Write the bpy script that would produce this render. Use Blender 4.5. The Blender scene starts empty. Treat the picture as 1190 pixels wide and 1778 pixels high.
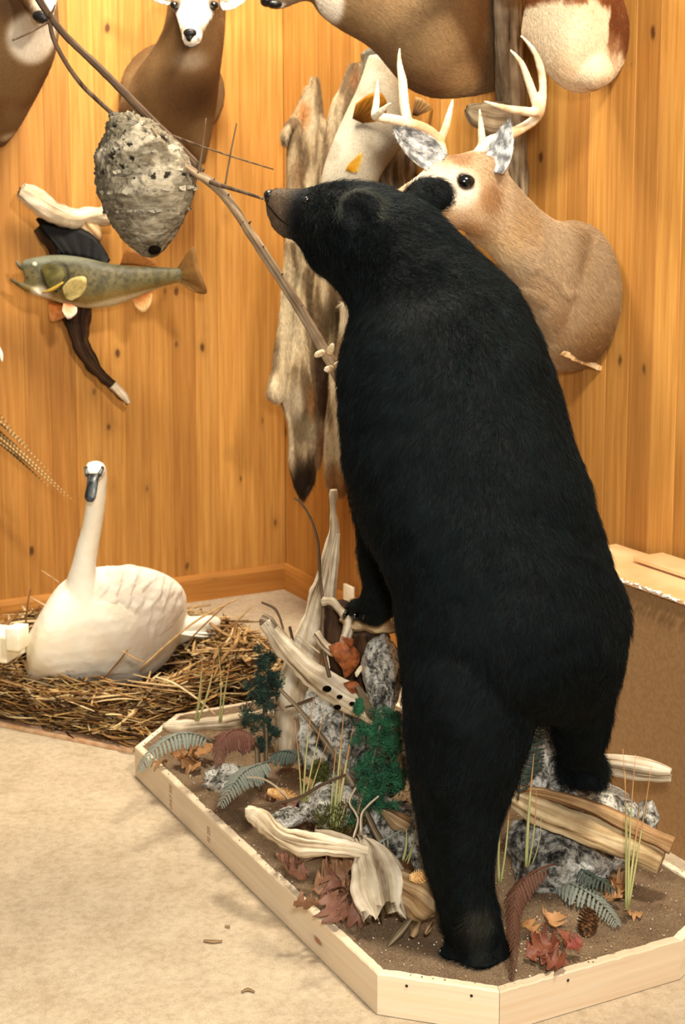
import bpy, bmesh, math, random
import numpy as np
from mathutils import Vector, Matrix, noise
from math import sin, cos, pi, radians, atan, sqrt
R = random.Random(7)
NR = np.random.default_rng(7)
SC = bpy.context.scene
COL = SC.collection
# ------------------------------------------------------------------ camera, light, exposure
F_PX, CX, CY, EYE = 2470.0, 595.0, 681.0, 1.6
PITCH = atan(322 / 2470)
cd = bpy.data.cameras.new('camera'); cam = bpy.data.objects.new('camera', cd); COL.objects.link(cam)
cam.location = (0, 0, EYE); cam.rotation_euler = (pi / 2 - PITCH, 0, 0)
cd.sensor_fit = 'VERTICAL'; cd.sensor_height = 36.0; cd.lens = 36.0 * F_PX / 1778
cd.shift_x = 0; cd.shift_y = -(889 - CY) / 1778; cd.clip_start = .05
cd.dof.use_dof = True; cd.dof.focus_distance = 2.9; cd.dof.aperture_fstop = 7.0
SC.camera = cam
wd = bpy.data.worlds.new('world'); SC.world = wd; wd.use_nodes = True
wd.node_tree.nodes['Background'].inputs[0].default_value = (1.0, .88, .72, 1)
wd.node_tree.nodes['Background'].inputs[1].default_value = .36
def area(name, loc, target, size, power, color):
    l = bpy.data.lights.new(name, 'AREA'); l.shape = 'DISK'; l.size = size; l.energy = power; l.color = color
    o = bpy.data.objects.new(name, l); COL.objects.link(o); o.location = loc
    o.rotation_euler = (Vector(target) - Vector(loc)).to_track_quat('-Z', 'Y').to_euler()
    return o
area('ceiling_lamp', (.75, 1.9, 3.0), (-.1, 4.4, .7), .30, 100, (1, .91, .75))
area('ceiling_lamp.001', (-.35, 4.3, 3.5), (-.2, 5.0, .6), .8, 135, (1, .91, .74))
area('flash_lamp', (.12, -.05, 1.95), (.0, 4.0, .9), .25, 88, (1, .96, .90))
SC.view_settings.view_transform = 'Standard'; SC.view_settings.look = 'None'
SC.view_settings.gamma = 1; SC.view_settings.use_curve_mapping = False
SC.view_settings.exposure = 0.0
# ------------------------------------------------------------------ photograph geometry
def ray(px, py):
    u = (px - CX) / F_PX; v = -(py - CY) / F_PX
    return np.array([u, cos(PITCH) + v * sin(PITCH), -sin(PITCH) + v * cos(PITCH)])
def U(px, py, Y):
    r = ray(px, py); t = Y / r[1]; return np.array([r[0] * t, Y, EYE + r[2] * t])
def UZ(px, py, z):
    r = ray(px, py); t = (z - EYE) / r[2]; return np.array([r[0] * t, r[1] * t, z])
CORNER = UZ(497, 1021, 0)
_a = radians(28.2)
DR = np.array([sin(_a), -cos(_a), 0]); NRm = np.array([-cos(_a), -sin(_a), 0])   # right wall: along (towards camera), normal into room
DL = np.array([-cos(_a), -sin(_a), 0]); NL = np.array([sin(_a), -cos(_a), 0])    # left wall
def UW(px, py, n, off=0.0):
    r = ray(px, py); t = (CORNER @ n + off) / (r[0] * n[0] + r[1] * n[1])
    return np.array([r[0] * t, r[1] * t, EYE + r[2] * t])
def UR(px, py, off=0.0): return UW(px, py, NRm, off)
def UL(px, py, off=0.0): return UW(px, py, NL, off)
def mpp(Y): return Y / 2491.0        # metres per pixel at depth Y
# ------------------------------------------------------------------ colour / materials
def lin(c):
    c = np.asarray(c, float) / 255.0
    return np.where(c <= .04045, c / 12.92, ((c + .055) / 1.055) ** 2.4)
def L4(c): return tuple(lin(c)) + (1,)
MATS = {}
class NT:
    def __init__(s, name, rough=.7, spec=.3):
        s.m = bpy.data.materials.new(name); s.m.use_nodes = True; s.t = s.m.node_tree
        s.b = s.t.nodes['Principled BSDF']; s.b.inputs['Roughness'].default_value = rough
        s.b.inputs['Specular IOR Level'].default_value = spec
        MATS[name] = s.m
    def n(s, ty, **kw):
        x = s.t.nodes.new(ty)
        for k, v in kw.items():
            if k in x.inputs.keys(): x.inputs[k].default_value = v
            else: setattr(x, k, v)
        return x
    def l(s, a, b): s.t.links.new(a, b)
    def coord(s, scale=(1, 1, 1), kind='Object', rnd=False):
        tc = s.n('ShaderNodeTexCoord'); mp = s.n('ShaderNodeMapping'); mp.inputs['Scale'].default_value = scale
        s.l(tc.outputs[kind], mp.inputs['Vector'])
        if rnd:
            oi = s.n('ShaderNodeObjectInfo'); mu = s.n('ShaderNodeVectorMath', operation='SCALE'); mu.inputs[0].default_value = (37, 53, 91)
            s.l(oi.outputs['Random'], mu.inputs['Scale']); s.l(mu.outputs[0], mp.inputs['Location'])
        return mp.outputs[0]
    def noise(s, vec, scale=5, detail=4, rough=.55, dist=0):
        x = s.n('ShaderNodeTexNoise'); x.inputs['Scale'].default_value = scale; x.inputs['Detail'].default_value = detail
        x.inputs['Roughness'].default_value = rough; x.inputs['Distortion'].default_value = dist
        s.l(vec, x.inputs['Vector']); return x.outputs['Fac']
    def ramp(s, fac, stops, interp='LINEAR'):
        x = s.n('ShaderNodeValToRGB'); s.l(fac, x.inputs[0]); cr = x.color_ramp; cr.interpolation = interp
        while len(cr.elements) < len(stops): cr.elements.new(.5)
        for e, (p, c) in zip(cr.elements, stops):
            e.position = p; e.color = L4(c) if len(c) == 3 else c
        return x.outputs[0]
    def mix(s, fac, a, b, mode='MIX'):
        x = s.n('ShaderNodeMix', data_type='RGBA', blend_type=mode)
        for sock, v in ((x.inputs[0], fac), (x.inputs[6], a), (x.inputs[7], b)):
            if isinstance(v, (int, float)): sock.default_value = v
            elif isinstance(v, (tuple, list)): sock.default_value = L4(v) if len(v) == 3 else v
            else: s.l(v, sock)
        return x.outputs[2]
    def bump(s, h, strength=.3, dist=.01):
        x = s.n('ShaderNodeBump'); x.inputs['Strength'].default_value = strength; x.inputs['Distance'].default_value = dist
        s.l(h, x.inputs['Height']); s.l(x.outputs[0], s.b.inputs['Normal'])
    def col(s, c):
        if isinstance(c, (tuple, list)): s.b.inputs['Base Color'].default_value = L4(c)
        else: s.l(c, s.b.inputs['Base Color'])
W3 = ((0, (0, 0, 0)), (1, (255, 255, 255)))
def bw(n, fac, lo, hi): return n.ramp(fac, ((lo, (0, 0, 0)), (hi, (255, 255, 255))))
def m_speck(name, a, b, scale=20, lo=.4, hi=.6, rough=.8, bs=.3, bd=.003, detail=6, c=None, vec=(1, 1, 1), spec=.25):
    n = NT(name, rough, spec); v = n.coord(vec)
    f = n.noise(v, scale, detail); o = n.ramp(f, ((lo, a), (hi, b)))
    if c is not None:
        o = n.mix(bw(n, n.noise(v, scale * .37, 5), .52, .62), o, c)
    n.col(o); n.bump(f, bs, bd); return n.m
def m_attr(name, rough=.6, bs=.2, scale=300, spec=.2, bd=.002, vec=(1, 1, 1), var=.25):
    n = NT(name, rough, spec); at = n.n('ShaderNodeAttribute'); at.attribute_name = 'Col'
    f = n.noise(n.coord(vec), scale, 4)
    o = n.mix(var, at.outputs['Color'], n.ramp(f, ((.3, (60, 60, 60)), (.7, (255, 255, 255)))), 'MULTIPLY')
    n.col(o); n.bump(f, bs, bd); return n.m
# pine boards
def m_pine(name, dark, light, knot, sat=0.0, zscale=1.0, axis='Z', kn=(8, .02, 4.6), ring=True):
    n = NT(name, .6, .25)
    sc = {'Z': (1, 1, .035), 'X': (.035, 1, 1)}[axis]
    v = n.coord(sc, rnd=True); g = n.noise(v, 70, 5, .6, .4); g2 = n.noise(v, 14, 3)
    o = n.mix(bw(n, g, .35, .68), dark, light)
    o = n.mix(.22, o, n.ramp(g2, ((.3, tuple(x * .72 for x in dark)), (.6, (255, 240, 212)))), 'MULTIPLY')
    oi = n.n('ShaderNodeObjectInfo')
    o = n.mix(1.0, o, n.ramp(oi.outputs['Random'], ((0, (222, 210, 198)), (.5, (238, 232, 222)), (1, (255, 252, 246)))), 'MULTIPLY')
    kv = n.coord(kn, rnd=True)
    vo = n.n('ShaderNodeTexVoronoi'); vo.inputs['Scale'].default_value = 1; vo.inputs['Randomness'].default_value = .9; n.l(kv, vo.inputs['Vector'])
    d = n.n('ShaderNodeMath', operation='ADD'); n.l(vo.outputs['Distance'], d.inputs[0])
    nz = n.n('ShaderNodeMath', operation='MULTIPLY'); n.l(n.noise(kv, 6, 2), nz.inputs[0]); nz.inputs[1].default_value = .09; n.l(nz.outputs[0], d.inputs[1])
    sep = n.n('ShaderNodeSeparateColor'); n.l(vo.outputs['Color'], sep.inputs[0])
    keep = bw(n, sep.outputs[0], .10, .12)
    halo = n.ramp(d.outputs[0], ((.10, (190, 190, 190)), (.30, (0, 0, 0))))
    core = n.ramp(d.outputs[0], ((.10, (240, 240, 240)), (.155, (0, 0, 0))))
    h2 = n.mix(1.0, halo, keep, 'MULTIPLY'); c2 = n.mix(1.0, core, keep, 'MULTIPLY')
    o = n.mix(h2, o, tuple(x * .80 for x in dark)); o = n.mix(c2, o, knot)
    n.col(o); n.bump(g, .12, .002); return n.m
WALLPINE = m_pine('knotty_pine', (184, 130, 62), (212, 160, 86), (76, 40, 18))
TRIMPINE = m_pine('pine_trim', (190, 130, 60), (214, 156, 80), (80, 38, 16), kn=(3, .02, 8), axis='X')
PALEPINE = m_pine('new_pine_board', (246, 230, 204), (254, 246, 228), (150, 96, 60), kn=(4.2, 9, 12), axis='X')
# ------------------------------------------------------------------ mesh helpers
def setp(o, label=None, cat=None, group=None, kind=None):
    if label: o['label'] = label
    if cat: o['category'] = cat
    if group: o['group'] = group
    if kind: o['kind'] = kind
    return o
def empty(name, loc, label, cat, group=None):
    o = bpy.data.objects.new(name, None); COL.objects.link(o); o.location = Vector(loc); o.empty_display_size = .05
    return setp(o, label, cat, group)
def wloc(o):
    p = Vector((0, 0, 0))
    while o is not None: p += o.location; o = o.parent
    return np.array(p)
def mesh(name, V, F, m, parent=None, loc=None, smooth=True, col=None, uv=None):
    """V in world metres; origin at loc (default: base centre of V; a child sits at its parent's origin)."""
    V = np.asarray(V, float)
    if parent is not None: org = wloc(parent); lo = Vector((0, 0, 0))
    else:
        org = np.array(loc) if loc is not None else np.array([V[:, 0].mean(), V[:, 1].mean(), V[:, 2].min()]); lo = Vector(org)
    me = bpy.data.meshes.new(name); me.from_pydata((V - org).tolist(), [], [tuple(int(i) for i in f) for f in F])
    if smooth: me.shade_smooth()
    if isinstance(m, (list, tuple)):
        for x in m: me.materials.append(x)
    elif m: me.materials.append(m)
    if col is not None:
        at = me.color_attributes.new('Col', 'FLOAT_COLOR', 'POINT')
        c = np.ones((len(V), 4)); c[:, :3] = lin(col); at.data.foreach_set('color', c.ravel())
    me.validate(); me.update()
    o = bpy.data.objects.new(name, me); COL.objects.link(o); o.location = lo; o.parent = parent
    return o
class MB:
    def __init__(s): s.V = []; s.F = []; s.C = []; s.n = 0
    def add(s, V, F, c=None):
        V = np.asarray(V, float); s.V.append(V); s.F += [tuple(i + s.n for i in f) for f in F]; s.n += len(V)
        if c is not None:
            c = np.asarray(c, float); s.C.append(np.tile(c, (len(V), 1)) if c.ndim == 1 else c)
        return s
    def vf(s): return np.concatenate(s.V), s.F
    def build(s, name, m, parent=None, **k):
        if s.C: k.setdefault('col', np.concatenate(s.C))
        return mesh(name, np.concatenate(s.V), s.F, m, parent, **k)
def box8(c, ax, ay, az):
    c, ax, ay, az = map(np.asarray, (c, ax, ay, az))
    V = [c + sx * ax + sy * ay + sz * az for sz in (-1, 1) for sy in (-1, 1) for sx in (-1, 1)]
    return np.array(V), [(0, 2, 3, 1), (4, 5, 7, 6), (0, 1, 5, 4), (2, 6, 7, 3), (0, 4, 6, 2), (1, 3, 7, 5)]
def bevbox(c, ax, ay, az, bv=.003):
    """box with its edges bevelled"""
    bm = bmesh.new(); V, F = box8(c, ax, ay, az); vs = [bm.verts.new(v) for v in V]
    for f in F: bm.faces.new([vs[i] for i in f])
    bmesh.ops.bevel(bm, geom=bm.edges[:], offset=bv, segments=2, affect='EDGES', profile=.6)
    bm.verts.ensure_lookup_table()
    V = np.array([v.co[:] for v in bm.verts]); F = [[v.index for v in f.verts] for f in bm.faces]; bm.free(); return V, F
def cr(P, t):
    P = np.asarray(P, float); n = len(P); i = np.clip(np.floor(t).astype(int), 0, n - 2); u = (t - i)[:, None]
    p0 = P[np.maximum(i - 1, 0)]; p1 = P[i]; p2 = P[i + 1]; p3 = P[np.minimum(i + 2, n - 1)]
    return .5 * (2 * p1 + (p2 - p0) * u + (2 * p0 - 5 * p1 + 4 * p2 - p3) * u * u + (3 * p1 - p0 - 3 * p2 + p3) * u ** 3)
def loft(keys, nu=24, nv=None, caps=True, power=1.0):
    """keys: (centre, half axis a, half axis b)"""
    n = len(keys); nv = nv or (n - 1) * 4 + 1
    K = np.array([np.concatenate(k) for k in keys]); K = cr(K, np.linspace(0, n - 1, nv))
    th = np.linspace(0, 2 * pi, nu, endpoint=False); ct, st = np.cos(th), np.sin(th)
    if power != 1: ct = np.sign(ct) * abs(ct) ** power; st = np.sign(st) * abs(st) ** power
    V = (K[:, None, 0:3] + ct[None, :, None] * K[:, None, 3:6] + st[None, :, None] * K[:, None, 6:9]).reshape(-1, 3)
    F = [(j * nu + i, j * nu + (i + 1) % nu, (j + 1) * nu + (i + 1) % nu, (j + 1) * nu + i) for j in range(nv - 1) for i in range(nu)]
    if caps:
        F.append(tuple(range(nu))[::-1]); F.append(tuple((nv - 1) * nu + i for i in range(nu)))
    return V, F
def vdir(c):
    d = np.asarray(c, float) - np.array([0, 0, EYE]); return d / np.linalg.norm(d)
def ring(pa, pb, Y, ry, Yb=None):
    A = U(*pa, Y); B = U(*pb, Y if Yb is None else Yb); c = (A + B) / 2; return (c, (B - A) / 2, vdir(c) * ry)
def rloft(rows, **k): return loft([ring(*r) for r in rows], **k)
def tube(P, r, nu=10, nv=None, flat=1.0):
    P = np.asarray(P, float); r = np.asarray(r, float) * np.ones(len(P)); n = len(P)
    T = np.gradient(P, axis=0); T /= np.linalg.norm(T, axis=1)[:, None] + 1e-12
    up = np.array([0, 0, 1.0]) if abs(T[0][2]) < .9 else np.array([0, 1.0, 0]); keys = []
    a = np.cross(T[0], up); a /= np.linalg.norm(a)
    for i in range(n):
        a = a - (a @ T[i]) * T[i]; a /= np.linalg.norm(a); b = np.cross(T[i], a)
        keys.append((P[i], a * r[i], b * r[i] * flat))
    return loft(keys, nu=nu, nv=nv or (n - 1) * 3 + 1)
def ptube(rows, **k):
    """rows (px, py, Y, radius in px)"""
    P = [U(x, y, Y) for x, y, Y, r in rows]; return tube(P, [r * mpp(Y) for x, y, Y, r in rows], **k)
def ell(c, rx, ry, rz, rot=None, nu=20, nv=12):
    V = []; F = []
    for j in range(nv + 1):
        ph = -pi / 2 + pi * j / nv
        for i in range(nu):
            th = 2 * pi * i / nu; V.append((rx * cos(ph) * cos(th), ry * cos(ph) * sin(th), rz * sin(ph)))
    V = np.array(V)
    if rot is not None: V = V @ np.array(rot).T
    for j in range(nv):
        for i in range(nu): F.append((j * nu + i, j * nu + (i + 1) % nu, (j + 1) * nu + (i + 1) % nu, (j + 1) * nu + i))
    return V + np.asarray(c), F
def frame(z, up=(0, 0, 1)):
    z = np.asarray(z, float); z = z / np.linalg.norm(z); x = np.cross(up, z)
    if np.linalg.norm(x) < 1e-4: x = np.array([1.0, 0, 0])
    x = x / np.linalg.norm(x); return np.stack([x, np.cross(z, x), z], 1)
def remesh(parts, vox=.006, smooth=6, sub=0):
    """one continuous skin over overlapping closed shapes"""
    mb = MB()
    for V, F in parts: mb.add(V, F)
    V, F = mb.vf(); me = bpy.data.meshes.new('tmp'); me.from_pydata(V.tolist(), [], F)
    bm = bmesh.new(); bm.from_mesh(me); bmesh.ops.recalc_face_normals(bm, faces=bm.faces[:]); bm.to_mesh(me); bm.free()
    o = bpy.data.objects.new('tmp', me); COL.objects.link(o)
    md = o.modifiers.new('r', 'REMESH'); md.mode = 'VOXEL'; md.voxel_size = vox
    if smooth:
        sm = o.modifiers.new('s', 'SMOOTH'); sm.factor = .5; sm.iterations = smooth
    dg = bpy.context.evaluated_depsgraph_get(); ev = o.evaluated_get(dg); m2 = ev.to_mesh()
    V = np.empty(len(m2.vertices) * 3); m2.vertices.foreach_get('co', V); V = V.reshape(-1, 3)
    N = np.empty(len(m2.vertices) * 3); m2.vertices.foreach_get('normal', N); N = N.reshape(-1, 3)
    F = [tuple(p.vertices) for p in m2.polygons]; ev.to_mesh_clear()
    bpy.data.objects.remove(o); bpy.data.meshes.remove(me); return V, F, N
def nz(P, s, off=0.0, d=3):
    out = np.empty(len(P))
    for i, p in enumerate(P): out[i] = noise.fractal(Vector((p[0] * s + off, p[1] * s, p[2] * s)), 1.0, 2.0, d)
    return out
def vnormals(V, F):
    N = np.zeros_like(V); T = []
    for f in F:
        for k in range(1, len(f) - 1): T.append((f[0], f[k], f[k + 1]))
    T = np.array(T); n = np.cross(V[T[:, 1]] - V[T[:, 0]], V[T[:, 2]] - V[T[:, 0]])
    for k in range(3): np.add.at(N, T[:, k], n)
    return N / (np.linalg.norm(N, axis=1)[:, None] + 1e-12)
def fur(name, V, F, parent, n, length, dirf, colf, rad=.00022, k=4, jit=.35, lift=.35, m=None, keepf=None):
    """strands rooted on the skin, combed along dirf(P,N)"""
    T = []
    for f in F:
        for q in range(1, len(f) - 1): T.append((f[0], f[q], f[q + 1]))
    T = np.array(T); e1 = V[T[:, 1]] - V[T[:, 0]]; e2 = V[T[:, 2]] - V[T[:, 0]]; nn = np.cross(e1, e2); A = np.linalg.norm(nn, axis=1)
    w = A / A.sum(); idx = NR.choice(len(T), n, p=w); a = NR.random(n); b = NR.random(n); fl = a + b > 1; a[fl] = 1 - a[fl]; b[fl] = 1 - b[fl]
    P = V[T[idx, 0]] + e1[idx] * a[:, None] + e2[idx] * b[:, None]; N = nn[idx] / (A[idx][:, None] + 1e-12)
    if keepf is not None:
        kf = keepf(P, N); P = P[kf]; N = N[kf]; n = len(P)
    D = dirf(P, N) + NR.normal(0, jit, (n, 3)); D -= (D * N).sum(1)[:, None] * N; D /= np.linalg.norm(D, axis=1)[:, None] + 1e-9
    Ln = (length(P) if callable(length) else length) * NR.uniform(.6, 1.15, n)
    t = np.linspace(0, 1, k)[None, :, None]
    lf = lift * NR.uniform(.4, 1.5, n)[:, None, None]
    pts = P[:, None, :] + Ln[:, None, None] * (D[:, None, :] * t + N[:, None, :] * lf * (t - .55 * t * t))
    hc = bpy.data.hair_curves.new(name); hc.add_curves([k] * n)
    hc.attributes['position'].data.foreach_set('vector', (pts - wloc(parent)).astype(np.float32).ravel())
    ra = hc.attributes.get('radius') or hc.attributes.new('radius', 'FLOAT', 'POINT')
    ra.data.foreach_set('value', np.tile(rad * np.linspace(1, .25, k), n).astype(np.float32))
    c = np.ones((n, 4), np.float32); c[:, :3] = lin(np.clip(colf(P) * NR.uniform(.82, 1.15, (n, 1)), 0, 255))
    ca = hc.attributes.new('Col', 'FLOAT_COLOR', 'CURVE'); ca.data.foreach_set('color', c.ravel())
    hc.materials.append(m or HAIR)
    o = bpy.data.objects.new(name, hc); COL.objects.link(o); o.parent = parent; o['kind'] = 'stuff'; return o
def m_hair(name, rough, spec, sheen=0.0):
    n = NT(name, rough, spec); at = n.n('ShaderNodeAttribute'); at.attribute_name = 'Col'; n.col(at.outputs['Color']); return n.m
HAIR = m_hair('hair', .6, .2); BHAIR = m_hair('glossy_black_hair', .42, .13); BHAIR.node_tree.nodes['Principled BSDF'].inputs['Specular Tint'].default_value = (.72, .95, 1, 1)
SKIN = m_attr('skin_under_fur', .8, .1)
def blendc(base, mask, c): return base * (1 - mask[:, None]) + np.array(c, float) * mask[:, None]
def sm(x, a, b): t = np.clip((x - a) / (b - a), 0, 1); return t * t * (3 - 2 * t)
def near(P, q, r0, r1): return 1 - sm(np.linalg.norm(P - np.asarray(q), axis=1), r0, r1)
BLACK = NT('glossy_black', .12, .6); BLACK.col((10, 9, 8)); BLACK = BLACK.m
MATTE = NT('matte_dark', .95, 0.0); MATTE.col((16, 11, 8)); MATTE = MATTE.m
NOSE = m_speck('wet_nose', (12, 11, 10), (30, 27, 25), 200, rough=.35, bs=.5, bd=.001)
#@@STRUCT
# ================================================================== the room
def wall(name, D, N, x0, x1, back):
    root = empty(name, CORNER, None, None); root['kind'] = 'structure'
    pitch = .0995; H = 2.75; first = None
    w = pitch
    prof = [(0, 0), (0, .0108), (.0016, .0126), (pitch * .33, .0128), (pitch * .66, .0128), (pitch - .0016, .0126), (pitch, .0108), (pitch, 0)]
    vs = []; nb = 2
    for z in (0, H):
        for (a, b) in prof: vs.append((a, b, z))
    m_ = len(prof); Fs = [(i, i + 1, m_ + i + 1, m_ + i) for i in range(m_ - 1)] + [(m_ - 1, 0, m_, 2 * m_ - 1), tuple(range(m_))[::-1], tuple(range(m_, 2 * m_))]
    me = bpy.data.meshes.new('plank'); me.from_pydata(vs, [], Fs); me.materials.append(WALLPINE)
    bm = bmesh.new(); bm.from_mesh(me); bmesh.ops.recalc_face_normals(bm, faces=bm.faces[:]); bm.to_mesh(me); bm.free()
    ang = math.atan2(D[1], D[0]); flip = np.cross(np.append(D[:2], 0), np.array([0, 0, 1]))
    x = x0; i = 0
    while x < x1:
        o = bpy.data.objects.new('plank', me); COL.objects.link(o); o.parent = root
        # local x along D, local y along N
        M = Matrix(((D[0], N[0], 0, D[0] * x - N[0] * .0128), (D[1], N[1], 0, D[1] * x - N[1] * .0128), (0, 0, 1, 0), (0, 0, 0, 1)))
        if np.cross(D, N)[2] < 0:
            M = Matrix(((-D[0], N[0], 0, D[0] * (x + pitch) - N[0] * .0128), (-D[1], N[1], 0, D[1] * (x + pitch) - N[1] * .0128), (0, 0, 1, 0), (0, 0, 0, 1)))
        o.matrix_local = M; x += pitch; i += 1
    c = CORNER + D * (x0 + x1) / 2 - N * .033 + np.array([0, 0, H / 2])
    V, F = box8(c, D * (x1 - x0) / 2 * 1.02, N * .02, (0, 0, H / 2)); mesh('backing_board', V, F, MATS['dark_wood'], root)
    return root
m_speck('dark_wood', (50, 26, 12), (80, 44, 20), 20)
wall('wall_left', DL, NL, 0.0, 1.9, 0); wall('wall_right', DR, NRm, 0.0, 3.6, 0)
def baseboard(name, D, N, x0, x1):
    prof = [(0, 0), (.016, 0), (.016, .090), (.012, .1), (.008, .108), (0, .110)]
    V = []; 
    for x in (x0, x1):
        for (a, z) in prof: V.append(CORNER + D * x + N * (a + .0005) + np.array([0, 0, z]))
    k = len(prof); F = [(i, (i + 1) % k, k + (i + 1) % k, k + i) for i in range(k)] + [tuple(range(k)), tuple(range(k, 2 * k))[::-1]]
    V = np.array(V); bm = bmesh.new(); vs = [bm.verts.new((((v - CORNER) @ D), ((v - CORNER) @ N), v[2])) for v in V]
    for f in F: bm.faces.new([vs[i] for i in f])
    bmesh.ops.recalc_face_normals(bm, faces=bm.faces[:]); me = bpy.data.meshes.new(name); bm.to_mesh(me); bm.free(); me.materials.append(TRIMPINE)
    o = bpy.data.objects.new(name, me); COL.objects.link(o); o['kind'] = 'structure'
    o.matrix_world = Matrix(((D[0], N[0], 0, CORNER[0]), (D[1], N[1], 0, CORNER[1]), (0, 0, 1, 0), (0, 0, 0, 1)))
baseboard('baseboard_left', DL, NL, .0, 1.9); baseboard('baseboard_right', DR, NRm, .0, 3.6)
# carpet
n = NT('beige_carpet', .95, .05); v = n.coord()
f1 = n.noise(v, 420, 3, .7); f2 = n.noise(v, 9, 4); f3 = n.noise(v, 55, 4)
o_ = n.mix(bw(n, f1, .3, .7), (184, 166, 142), (216, 200, 176)); o_ = n.mix(.5, o_, n.ramp(f3, ((.3, (205, 196, 184)), (.62, (255, 252, 246)))), 'MULTIPLY')
o_ = n.mix(.5, o_, n.ramp(f2, ((.3, (222, 214, 200)), (.65, (255, 254, 250)))), 'MULTIPLY'); n.col(o_); n.bump(f1, .6, .004)
fl = []
A0 = CORNER + DL * 3.2 + NL * 0; B0 = CORNER.copy(); C0 = CORNER + DR * 7
Vf = np.array([CORNER - DL * .03 - NL * .03, CORNER + DL * 3 - NL * .03, CORNER + DL * 3 + DR * 7, CORNER + DR * 7 - NRm * .03])
Vf = np.concatenate([Vf + [0, 0, -.03], Vf]); 
mesh('floor', Vf, [(0, 1, 2, 3), (4, 7, 6, 5), (0, 4, 5, 1), (1, 5, 6, 2), (2, 6, 7, 3), (3, 7, 4, 0)], n.m, smooth=False)['kind'] = 'structure'
# ================================================================== low counter along the right wall
m_speck('brown_hardboard', (142, 108, 70), (154, 118, 78), 90, rough=.6, bs=.1, bd=.001)
m_speck('pale_counter_wood', (222, 178, 124), (236, 198, 148), 6, rough=.45, bs=.05, vec=(1, 1, 1))
m_speck('frayed_edge', (250, 246, 236), (170, 140, 100), 60, .45, .7)
OFF = .2414; ZT = .657
def wp(t, off, z): return CORNER + DR * t + NRm * off + np.array([0, 0, z])
ft = wp(0, 0, 0); tL = float((UZ(1078, 1400, 0.1)[:2] - CORNER[:2]) @ DR[:2]); tL = 2.20
cnt = empty('low_counter', wp((tL + 3.4) / 2, OFF / 2 + .02, 0), 'brown-sided low counter with a pale wooden top against the right-hand wall', 'counter')
V, F = bevbox(wp((tL + 3.4) / 2, (OFF + .02) / 2, (ZT - .012) / 2), DR * (3.4 - tL) / 2, NRm * (OFF - .02) / 2, np.array([0, 0, (ZT - .012) / 2]), .002); mesh('body', V, F, MATS['brown_hardboard'], cnt, smooth=False)
V, F = bevbox(wp((tL + 3.4) / 2, (OFF + .03) / 2 + .003, ZT - .006), DR * ((3.4 - tL) / 2 + .015), NRm * (OFF - .01) / 2, np.array([0, 0, .006]), .002); mesh('worktop', V, F, MATS['pale_counter_wood'], cnt, smooth=False)
eb = MB()
for i in range(260):
    t = tL + R.uniform(0, 1.2); V, F = ell(wp(t, OFF + .022 + R.uniform(-.003, .003), ZT + R.uniform(-.004, .003)), R.uniform(.003, .009), .003, .0025, nu=6, nv=4); eb.add(V, F)
eb.build('edge_chips', MATS['frayed_edge'], cnt)['kind'] = 'stuff'
V, F = bevbox(wp(2.66, .075, ZT + .012), DR * .28, NRm * .05, np.array([0, 0, .006]), .002)
setp(mesh('board_offcut', V, F, MATS['pale_counter_wood'], smooth=False), 'pale board lying on the low counter close to the wall', 'board')
#@@BASE
# ================================================================== sand covered display base
ZB = .089
BP = [UZ(234, 1296, ZB), UZ(655, 1690, ZB), UZ(868, 1722, ZB), UZ(1183, 1632, ZB), np.array([.85, 2.975, ZB]), np.array([.159, 4.235, ZB]), np.array([-.116, 4.32, ZB]), UZ(305, 1240, ZB)]
BC = sum(BP) / len(BP)
base = empty('display_base', (BC[0], BC[1], 0), 'pale pine framed low platform filled with sand under the black bear', 'platform')
nb = len(BP)
def inset(P, d):
    out = []
    for i in range(len(P)):
        a, b, c = P[i - 1], P[i], P[(i + 1) % len(P)]
        e1 = (b - a) / np.linalg.norm(b - a); e2 = (c - b) / np.linalg.norm(c - b)
        n1 = np.array([-e1[1], e1[0], 0]); n2 = np.array([-e2[1], e2[0], 0]); m = n1 + n2; m /= m @ n1; out.append(b + m * d)
    return out
BI = inset(BP, .019)
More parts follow.
